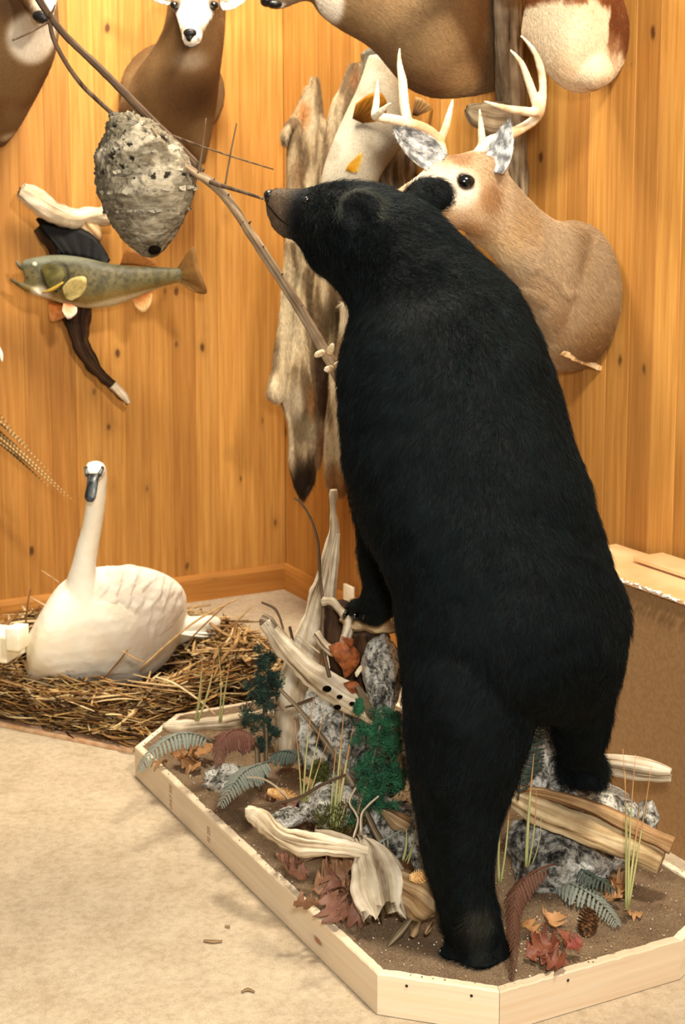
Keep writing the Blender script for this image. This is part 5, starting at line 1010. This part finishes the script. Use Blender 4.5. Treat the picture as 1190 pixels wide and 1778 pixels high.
# grass tufts
n = NT('grass_stalk', .6, .3); n.col(n.mix(bw(n, n.noise(n.coord(), 6, 2), .4, .6), (158, 168, 108), (206, 192, 132))); GRA = n.m
n = NT('rusty_grass_tip', .6, .2); n.col((186, 140, 92)); GTIP = n.m
def tuft(label, blades, Y):
    b0 = blades[0]; t = empty('grass_tuft', U(b0[0][0], b0[0][1], Y), label, 'grass', None)
    for b in blades:
        (x0, y0), (x1, y1) = b[0], b[1]; w = b[2] if len(b) > 2 else 3; bend = R.uniform(-5, 5); D = R.uniform(-.03, .03)
        P = [(x0, y0, Y, w * .7), (x0 + (x1 - x0) * .33 + bend, y0 + (y1 - y0) * .33, Y + D * .3, w * .6), (x0 + (x1 - x0) * .66 + bend, y0 + (y1 - y0) * .66, Y + D * .7, w * .4), (x1, y1, Y + D, .5)]
        V, F = ptube(P, nu=6, flat=.5); o = mesh('blade', V, F, [GRA, GTIP], t); k = len(F)
        if b[3] if len(b) > 3 else True:
            me = o.data
            for p in me.polygons:
                if (p.center.z + wloc(t)[2]) > U(x0, y0 + (y1 - y0) * .62, Y)[2]: p.material_index = 1
tuft('two grass stalks leaning right at the back left of the sand', [((340, 1252), (352, 1120), 3), ((344, 1252), (374, 1128), 3), ((338, 1250), (352, 1180), 2)], 3.86)
tuft('thin pair of green stalks in front of the nest', [((381, 1254), (378, 1120), 2.4, False), ((384, 1254), (408, 1110), 2.4)], 3.84)
tuft('slender grass by the low white lichen rock', [((527, 1392), (545, 1210), 3), ((530, 1392), (562, 1240), 2.6), ((524, 1390), (512, 1250), 2.2), ((534, 1392), (568, 1290), 2.2)], 3.08)
tuft('tall green grass rising from the moss', [((578, 1436), (598, 1230), 4), ((584, 1436), (614, 1260), 4.4), ((574, 1432), (585, 1290), 3), ((588, 1434), (600, 1380), 3), ((581, 1436), (592, 1330), 3.4)], 3.04)
tuft('pale green grass blades left of the bear ankle', [((700, 1494), (706, 1440), 4, False), ((704, 1496), (722, 1448), 3.4, False), ((708, 1500), (724, 1410), 2.4)], 2.93)
tuft('two whitish stalks just right of the bear shin', [((867, 1534), (878, 1370), 4), ((870, 1534), (886, 1366), 3)], 2.80)
tuft('single thick green stalk in front of the split driftwood', [((914, 1505), (928, 1308), 5), ((918, 1504), (932, 1370), 2.6), ((924, 1502), (940, 1420), 1.6, False)], 2.84)
tuft('tall straw-colored stalks at the far right of the sand', [((1088, 1578), (1086, 1340), 3.6), ((1090, 1580), (1112, 1400), 4), ((1091, 1578), (1104, 1310), 3.4), ((1092, 1576), (1132, 1330), 3), ((1090, 1570), (1082, 1300), 1.6)], 2.84)
# cedar sprigs
def m_leafy(name, a, b, rough=.6, sc=90):
    n = NT(name, rough, .3); n.col(n.ramp(n.noise(n.coord(), sc, 3), ((.35, a), (.65, b)))); return n.m
CED = m_leafy('green_cedar', (12, 48, 32), (52, 118, 78), sc=38); CED2 = m_leafy('dark_blue_cedar', (12, 28, 22), (58, 86, 70), sc=38)
def cedar(name, label, stem, blobs, m, n, sz):
    t = empty(name, U(stem[0][0], stem[0][1], stem[0][2]), label, 'cedar sprig'); o = wood('stem', pk(stem), GREY, t, nu=8, amp=.001, ridge=.001); mb = MB()
    blobs = [(bx + R.gauss(0, br * .45), by + R.gauss(0, br * .45), bY + R.gauss(0, br * .4) * mpp(bY), br * R.uniform(.25, .5)) for bx, by, bY, br in blobs for _ in range(7)]
    for i in range(n):
        bx, by, bY, br = R.choice(blobs); c = U(bx, by, bY); s_ = mpp(bY) * br; v = np.array([R.gauss(0, .42), R.gauss(0, .42), R.gauss(0, .42)]); p = c + v * s_
        d = v + np.array([R.gauss(0, .4), R.gauss(0, .4), R.gauss(0, .4) + .4]); d /= np.linalg.norm(d) + 1e-6; L = sz * R.uniform(.6, 1.3); fr = frame(d)
        # a flat scaly spray: centre rib with side shoots
        for j in range(4):
            a = p + d * L * j / 4; sdn = fr[:, 0] * (1 if j % 2 else -1)
            tip = a + (d * .6 + sdn * .8) * L * .40 * (1 - j * .15); w = fr[:, 1] * L * .12; ww = sdn * L * .10
            V = np.array([a - ww, a + w, a + ww + d * L * .12, a - w, tip]); mb.add(V, [(0, 1, 4), (1, 2, 4), (2, 3, 4), (3, 0, 4)])
        V = np.array([p + fr[:, 0] * L * .04, p - fr[:, 0] * L * .04, p + fr[:, 1] * L * .06, p + d * L * 1.2]); mb.add(V, [(0, 1, 3), (1, 2, 3), (2, 0, 3)])
    mb.build('foliage', m, t, smooth=False)['kind'] = 'stuff'
cedar('cedar_sprig', 'bright green cedar sprig against the left of the bear hind leg', [(618, 1425, 3.02, 3), (632, 1370, 3.03, 4), (650, 1310, 3.05, 3), (660, 1260, 3.06, 2)],
      [(640, 1275, 3.06, 26), (662, 1262, 3.07, 26), (680, 1250, 3.08, 22), (655, 1310, 3.05, 40), (672, 1330, 3.06, 40), (640, 1355, 3.04, 36), (665, 1372, 3.04, 40), (625, 1345, 3.02, 20), (632, 1395, 3.03, 26), (660, 1395, 3.05, 26), (624, 1230, 3.08, 10), (690, 1290, 3.05, 26), (694, 1350, 3.05, 26)], CED, 7000, .010)
cedar('cedar_sprig', 'dark blue-green cedar sprig standing in front of the reed nest', [(462, 1350, 3.62, 4), (462, 1290, 3.62, 5), (460, 1210, 3.62, 4), (466, 1140, 3.62, 2)],
      [(466, 1140, 3.62, 18), (460, 1165, 3.62, 22), (446, 1195, 3.62, 24), (470, 1200, 3.62, 24), (458, 1225, 3.62, 28), (450, 1250, 3.62, 20), (470, 1262, 3.62, 16), (455, 1290, 3.62, 16), (472, 1180, 3.62, 18)], CED2, 6500, .010)
# moss
n = m_leafy('moss', (42, 48, 14), (96, 96, 34))
def moss(label, x, y, Y, rx, ry):
    c = UZ(x, y, ZB + .01); mb = MB()
    for i in range(700):
        a = R.uniform(0, 2 * pi); r = sqrt(R.random()); p = U(x + rx * r * cos(a), y + ry * r * sin(a), Y) + np.array([0, R.uniform(-.02, .02), 0]); d = np.array([R.gauss(0, .5), R.gauss(0, .5), 1]); d /= np.linalg.norm(d); fr = frame(d); L = R.uniform(.006, .014)
        mb.add(np.array([p + fr[:, 0] * .0015, p - fr[:, 0] * .0015, p + fr[:, 1] * .0015, p + d * L]), [(0, 1, 3), (1, 2, 3), (2, 0, 3), (0, 2, 1)])
    o = mb.build('moss', n, None, smooth=False); setp(o, label, 'moss', kind='stuff')
moss('olive green moss at the foot of the tall grass', 590, 1420, 3.04, 44, 26); moss('patch of moss between the gray rock and the low white rock', 556, 1342, 3.24, 16, 20)
# oak leaves
def oak_proto(seed):
    rr = random.Random(seed); prof = [(u, .022 if u < .12 else .05 + .46 * sin(pi * (u - .08) / .92 * .93) ** .9 * (.22 + .78 * abs(sin(pi * 3.55 * (u - .10))) ** 1.3)) for u in [i / 27 for i in range(28)]]
    m_ = len(prof); V = []; F = []
    curl = rr.uniform(.3, 1.1) * rr.choice((1, 1, -1)); tw = rr.uniform(-1.3, 1.3); bend = rr.uniform(-.6, 1.1)
    for sgn in (0, 1):
        for i, (u, w) in enumerate(prof):
            for k in (-1, -.5, 0, .5, 1):
                ww = w * rr.uniform(.85, 1.15) if abs(k) == 1 else w; y = k * ww; z = .05 * sin(14 * u + seed) * abs(k) + curl * y * y * 1.6 + bend * (u - .5) ** 2 + tw * y * (u - .5) + rr.uniform(-.012, .012) + .03 * sin(9 * u) * abs(k); V.append((u - .1, y, z - sgn * .008))
    q = m_ * 5
    for i in range(m_ - 1):
        for k in range(4): a = i * 5 + k; F.append((a, a + 1, a + 6, a + 5)); F.append((q + a, q + a + 5, q + a + 6, q + a + 1))
    bd = list(range(5)) + [i * 5 + 4 for i in range(1, m_)] + [(m_ - 1) * 5 + k for k in (3, 2, 1, 0)] + [i * 5 for i in range(m_ - 2, 0, -1)]
    for a, b in zip(bd, bd[1:] + bd[:1]): F.append((a, q + a, q + b, b))
    return V, F
n = NT('oak_leaf_brown', .55, .3); oi = n.n('ShaderNodeObjectInfo'); n.col(n.mix(.5, n.ramp(oi.outputs['Random'], ((0, (112, 76, 60)), (.4, (136, 96, 78)), (.7, (140, 104, 72)), (1, (162, 124, 98)))), n.ramp(n.noise(n.coord(), 5, 3), ((.3, (170, 150, 140)), (.6, (255, 250, 245)))), 'MULTIPLY')); OAK = n.m
n = NT('oak_leaf_ochre', .55, .3); oi = n.n('ShaderNodeObjectInfo'); n.col(n.ramp(oi.outputs['Random'], ((0, (112, 76, 44)), (.5, (158, 114, 70)), (1, (182, 138, 94))))); OAKY = n.m
n = NT('oak_leaf_red', .5, .3); oi = n.n('ShaderNodeObjectInfo'); n.col(n.ramp(oi.outputs['Random'], ((0, (98, 46, 34)), (.5, (124, 72, 48)), (1, (124, 52, 42))))); OAKR = n.m
OP = [oak_proto(i) for i in range(6)]; OM = {}
def leafpile(spots, m, label, group, Yf=None, name='oak_leaf', z=.012, TX=.35):
    ORD = ['first', 'second', 'third', 'fourth', 'fifth', 'sixth', 'seventh', 'eighth', 'ninth', 'tenth', 'eleventh', 'twelfth', 'thirteenth']
    order = sorted(range(len(spots)), key=lambda i: spots[i][0])
    for i, (x, y, L, ang, tilt) in enumerate(spots):
        key = (i % 6, m.name)
        if key not in OM:
            V, F = OP[i % 6]; me = bpy.data.meshes.new('oak_leaf'); me.from_pydata([tuple(v) for v in V], [], F); me.materials.append(m); me.shade_smooth(); OM[key] = me
        o = bpy.data.objects.new(name, OM[key]); COL.objects.link(o); c = UZ(x, y, ZB + z) if Yf is None else U(x, y, Yf)
        s = L * mpp(c[1]); o.scale = (s, s, s); o.location = Vector(c) + Vector((0, 0, R.uniform(0, .012))); o.rotation_euler = (R.uniform(-tilt, tilt) + TX, R.uniform(-tilt, tilt), ang)
        k = order.index(i); w_ = 'leftmost' if k == 0 else 'rightmost' if k == len(spots) - 1 else ORD[k] + ' from the left'
        setp(o, label % w_, 'leaf', group)
leafpile([(540, 1490, 74, .9, .5), (560, 1520, 79, -.4, .5), (545, 1545, 79, .3, .5), (580, 1500, 72, 1.9, .6), (570, 1560, 72, -1.2, .5), (590, 1580, 67, .1, .5), (530, 1530, 60, 2.6, .5), (600, 1530, 72, -1.7, .6), (570, 1480, 64, 1.3, .6), (605, 1495, 60, -.2, .5), (556, 1575, 55, 3.3, .5), (598, 1555, 60, 2.2, .6), (520, 1510, 55, 2.9, .4)], OAK, 'reddish oak leaf, %s in the pile before the curved driftwood', 'oak leaves in the front pile', z=.045, TX=.7)
leafpile([(495, 1408, 46, .3, .5), (515, 1420, 50, 2.0, .5), (535, 1412, 46, -.8, .5), (550, 1430, 44, 1.1, .6), (505, 1428, 40, -2.2, .5), (565, 1440, 40, .2, .6), (480, 1400, 36, 2.8, .5), (528, 1438, 44, 3.0, .5)], OAK, 'purplish oak leaf, %s of those behind the curved driftwood', 'oak leaves behind the driftwood', z=.03)
leafpile([(300, 1322, 54, .2, .4), (330, 1318, 54, .5, .4), (350, 1312, 46, 2.9, .4), (315, 1328, 44, -.3, .4), (340, 1326, 40, 3.2, .4), (290, 1328, 36, 2.7, .3)], OAKY, 'ochre oak leaf, %s of those under the fern at the left corner', 'ochre oak leaves by the left corner')
leafpile([(1060, 1545, 50, .3, .5), (1078, 1560, 46, 1.8, .5), (1050, 1565, 40, -.6, .5), (1088, 1585, 34, .2, .5), (1070, 1535, 36, 2.5, .5)], OAKY, 'brown oak leaf, %s of those around the straw-colored stalks', 'brown oak leaves on the right')
leafpile([(922, 1648, 62, -.2, .35), (938, 1664, 58, -.45, .35), (915, 1662, 60, .3, .4), (975, 1640, 42, 1.2, .5), (985, 1655, 36, .2, .5)], OAKR, 'red oak leaf, %s of those beside the bear foot', 'red leaves right of the bear foot', z=.016)
leafpile([(950, 1612, 50, 1.1, .5), (935, 1625, 44, 2.2, .5)], OAKY, 'ochre leaf behind the red ones, %s of the two', 'ochre leaves behind the red ones')
leafpile([(520, 1345, 34, .4, .7), (508, 1330, 30, 2.0, .7), (540, 1325, 30, 1.0, .7), (526, 1360, 40, -.3, .6)], OAKY, 'small dry leaf, %s of those caught below the furrowed rock', 'dry leaves below the gray rock', z=.05)
leafpile([(482, 1228, 40, .3, .6), (500, 1218, 34, 1.3, .6)], OAKY, 'rusty leaf by the driftwood spire, %s of the two', 'rusty leaves by the spire', Yf=3.62)
# ferns
def m_fern(name, a, b): return m_leafy(name, a, b, .65)
FB = m_fern('blue_green_fern', (84, 94, 86), (150, 152, 138)); FR = m_fern('rust_fern', (78, 48, 38), (128, 84, 68)); FD = m_fern('dark_green_fern', (30, 42, 36), (80, 92, 82)); FBR = m_fern('brown_fern', (56, 34, 24), (104, 66, 46))
def pinna_mesh(m):
    k = 9; V = []; F = []
    for s_ in (0, 1):
        for i in range(k):
            u = i / (k - 1); w = .13 * (sin(pi * (.12 + .88 * u)) ** .7) * (1 if i % 2 else .62); d = -.18 * u * u
            for y in (-w, 0, w): V.append((u, y + .1 * u * u, d + (0 if y == 0 else -.02) - s_ * .012))
    q = 3 * k
    for i in range(k - 1):
        for j in range(2): a = 3 * i + j; F.append((a, a + 1, a + 4, a + 3)); F.append((q + a, q + a + 3, q + a + 4, q + a + 1))
    bd = [0, 1, 2] + [3 * i + 2 for i in range(1, k)] + [3 * k - 2, 3 * k - 3] + [3 * i for i in range(k - 2, 0, -1)]
    for a, b in zip(bd, bd[1:] + bd[:1]): F.append((a, q + a, q + b, b))
    me = bpy.data.meshes.new('leaflet'); me.from_pydata(V, [], F); me.materials.append(m); me.shade_smooth(); return me
PM = {}
def fern(label, path, Lp, m, up=(0, -.3, 1), n=20, droop=.35, name='fern_frond'):
    """path rows (px,py,Y) from stem base to tip; Lp leaflet length in px"""
    P = np.array([U(*p) for p in path]); t = empty(name, P[0], label, 'fern'); V, F = tube(P, np.linspace(.0022, .0006, len(P)), nu=6); mesh('stem', V, F, m, t)
    if m.name not in PM: PM[m.name] = pinna_mesh(m)
    Q = cr(P, np.linspace(.12 * (len(P) - 1), len(P) - 1.001, n)); T = np.gradient(Q, axis=0); T /= np.linalg.norm(T, axis=1)[:, None]; u_ = np.array(up, float); org = wloc(t)
    for i in range(n):
        f = i / (n - 1); L = Lp * mpp(Q[i][1]) * (min(1, .55 + 1.8 * f) if f < .3 else 1) * (1 - .85 * max(0, f - .25) / .75) + .006
        sd = np.cross(T[i], u_); sd /= np.linalg.norm(sd)
        for s_ in (-1, 1):
            d = sd * s_ + T[i] * .55 + np.array([0, 0, -droop]) + np.array([R.gauss(0, .06) for _ in range(3)]); d /= np.linalg.norm(d); z = u_ - (u_ @ d) * d; z /= np.linalg.norm(z); y = np.cross(z, d)
            o = bpy.data.objects.new('leaflet', PM[m.name]); COL.objects.link(o); o.parent = t; M = Matrix.Identity(4)
            for a in range(3): M[a][0] = d[a] * L; M[a][1] = y[a] * L * s_; M[a][2] = z[a] * L; M[a][3] = (Q[i] - org)[a]
            o.matrix_local = M
fern('blue-green fern frond drooping over the left corner board', [(372, 1290, 3.62), (345, 1276, 3.60), (312, 1274, 3.56), (280, 1290, 3.50), (254, 1316, 3.46), (243, 1335, 3.44)], 34, FB, n=22)
fern('rust-brown fern frond left of the dark cedar sprig', [(448, 1296, 3.56), (430, 1272, 3.54), (404, 1268, 3.50), (384, 1290, 3.46), (380, 1328, 3.42)], 46, FR, n=24, droop=.6)
fern('gray-green fern frond hanging over the white rock', [(470, 1322, 3.50), (448, 1328, 3.44), (424, 1340, 3.38), (402, 1366, 3.32), (384, 1396, 3.28)], 40, FB, n=22)
fern('dark fern frond lying at the foot of the driftwood spire', [(468, 1312, 3.50), (490, 1304, 3.46), (512, 1308, 3.42), (530, 1322, 3.38)], 34, FD, n=14)
fern('dark fern frond hanging between the bear hind legs', [(900, 1390, 2.98), (905, 1350, 3.0), (918, 1315, 3.02), (930, 1280, 3.04), (938, 1258, 3.04)], 36, FD, up=(0, -1, .2), n=16, droop=.1)
fern('long brown fern frond arching down right of the bear foot', [(965, 1500, 2.86), (930, 1512, 2.80), (900, 1540, 2.74), (892, 1590, 2.70), (894, 1640, 2.66), (888, 1702, 2.63)], 34, FBR, n=30, droop=.8)
fern('blue-green fern frond lying beside the dark pine cone', [(940, 1520, 3.02), (980, 1530, 2.98), (1020, 1548, 2.92), (1056, 1580, 2.86), (1072, 1604, 2.82)], 38, FB, n=20)
fern('small dark fern frond on the rock below the split driftwood', [(1000, 1500, 3.0), (1020, 1516, 2.96), (1046, 1530, 2.92), (1066, 1545, 2.9)], 28, FD, n=12)
fern('gray fern frond beside the furrowed rock at the stones', [(700, 1440, 2.96), (672, 1456, 2.93), (650, 1470, 2.91), (634, 1482, 2.9)], 14, FB, n=10)
# pine cones
def cone(label, p0, p1, Y0, Y1, r, m):
    A = U(*p0, Y0); B = U(*p1, Y1); ax = B - A; L = np.linalg.norm(ax); ax /= L; fr = frame(ax); mb = MB(); core = tube([A, A + ax * L * .5, B], [r * .5, r * .75, r * .2], nu=8); mb.add(*core); nsc = 90
    for i in range(nsc):
        f = i / nsc; a = i * 2.39996; rr = r * (sin(pi * (.08 + .84 * f)) ** .6); rad = fr[:, 0] * cos(a) + fr[:, 1] * sin(a); tan = -fr[:, 0] * sin(a) + fr[:, 1] * cos(a); c = A + ax * L * f; w = r * .30
        V = np.array([c + rad * rr * .4 - tan * w * .6, c + rad * rr * .4 + tan * w * .6, c + rad * rr * 1.0 + tan * w * .8 + ax * L * .05, c + rad * rr * 1.12 + ax * L * .075, c + rad * rr * 1.0 - tan * w * .8 + ax * L * .05, c + rad * rr * .95 + ax * L * .02])
        mb.add(V, [(0, 1, 2, 3, 4), (0, 4, 5), (4, 3, 5), (3, 2, 5), (2, 1, 5), (1, 0, 5)])
    o = mb.build('pine_cone', m, None, smooth=False); setp(o, label, 'pine cone')
cone('dark brown pine cone standing near the right-hand board', (1018, 1628), (1024, 1580), 2.80, 2.84, .021, m_speck('dark_cone', (44, 26, 16), (120, 82, 48), 120)); TANC = m_speck('tan_cone', (206, 156, 92), (236, 196, 134), 120)
cone('tan pine cone lying beside the twig near the white rock', (466, 1374), (512, 1384), 3.22, 3.20, .015, TANC); cone('tan pine cone on top of the driftwood chunk', (712, 1524), (742, 1520), 2.79, 2.80, .014, TANC)
# grass debris and crumbs on carpet
stick('small brown wood crumb on the carpet in front of the platform', [tuple(UZ(352, 1632, .004)) and (354, 1633, UZ(354, 1633, .004)[1], 2.5), (370, 1635, UZ(370, 1635, .004)[1], 3.5), (386, 1634, UZ(386, 1634, .004)[1], 2)], TAN, 'wood_crumb', 'debris')
stick('tiny dark wood crumb on the carpet, behind the long one', [(391, 1608, UZ(391, 1608, .004)[1], 2), (399, 1609, UZ(399, 1609, .004)[1], 2.5)], TAN, 'wood_crumb', 'debris')
stick('small wood crumb on the carpet close to the lower edge', [(420, 1722, UZ(420, 1722, .004)[1], 2), (430, 1718, UZ(430, 1718, .004)[1], 3.5), (442, 1722, UZ(442, 1722, .004)[1], 2)], TAN, 'wood_crumb', 'debris')
# white card at the baseboard
c = UR(606, 1032, .03); V, F = bevbox(c, DR * .035, NRm * .006, np.array([0, 0, .035]), .002); o = mesh('paper_tag', V, F, MATS['white_foam']); setp(o, 'small white tag against the right baseboard beside the bear paw', 'tag')
# pheasant tail reaching into the picture
def pheasant():
    t = empty('mounted_pheasant', U(-60, 700, 4.95), 'barred brown pheasant tail feathers entering at the left edge above the swan', 'pheasant')
    n = NT('barred_feather', .7, .2); v = n.coord(); w = n.n('ShaderNodeTexWave'); w.wave_type = 'BANDS'; w.bands_direction = 'X'; w.inputs['Scale'].default_value = 30; w.inputs['Distortion'].default_value = 1.2; n.l(v, w.inputs['Vector']); n.col(n.ramp(w.outputs['Fac'], ((.20, (118, 88, 52)), (.70, (186, 154, 102))))); BF = n.m
    for (x0, y0, x1, y1, w_) in ((-70, 690, 130, 872, 8), (-70, 700, 118, 866, 8), (-70, 668, 92, 826, 8), (-70, 675, 52, 778, 9), (-70, 712, 90, 850, 8), (-70, 718, 60, 815, 8), (-70, 655, 22, 745, 10), (-60, 726, 40, 800, 8)):
        Y = 4.93 + R.uniform(-.02, .03); mx, my = (x0 + x1) / 2, (y0 + y1) / 2 - 4
        V, F = ptube([(x0, y0, Y, w_), (x0 * .6 + x1 * .4, y0 * .6 + y1 * .4 - 3, Y, w_), (x0 * .25 + x1 * .75, y0 * .25 + y1 * .75 - 2, Y, w_ * .55), (x1, y1, Y + .02, .8)], nu=8, flat=.25, nv=24); mesh('tail_feather', V, F, BF, t)
    V, F, N = remesh([rloft([((-50, 715), (-20, 660), 4.93, .03), ((-110, 700), (-90, 600), 4.95, .07), ((-190, 660), (-190, 540), 4.97, .09), ((-270, 610), (-250, 520), 4.98, .07), ((-300, 540), (-260, 480), 4.98, .04), ((-290, 470), (-255, 450), 4.98, .03)], nu=20)], .008, 4)
    mesh('body', V, F, m_speck('pheasant_plumage', (96, 54, 28), (170, 110, 50), 60), t)
    V, F = tube([U(-4, 600, 4.90), U(1, 614, 4.90), U(4, 628, 4.9)], [.004, .008, .002], nu=8, flat=.4); mesh('wing_feather', V, F, MATS['white_foam'], t)
pheasant()
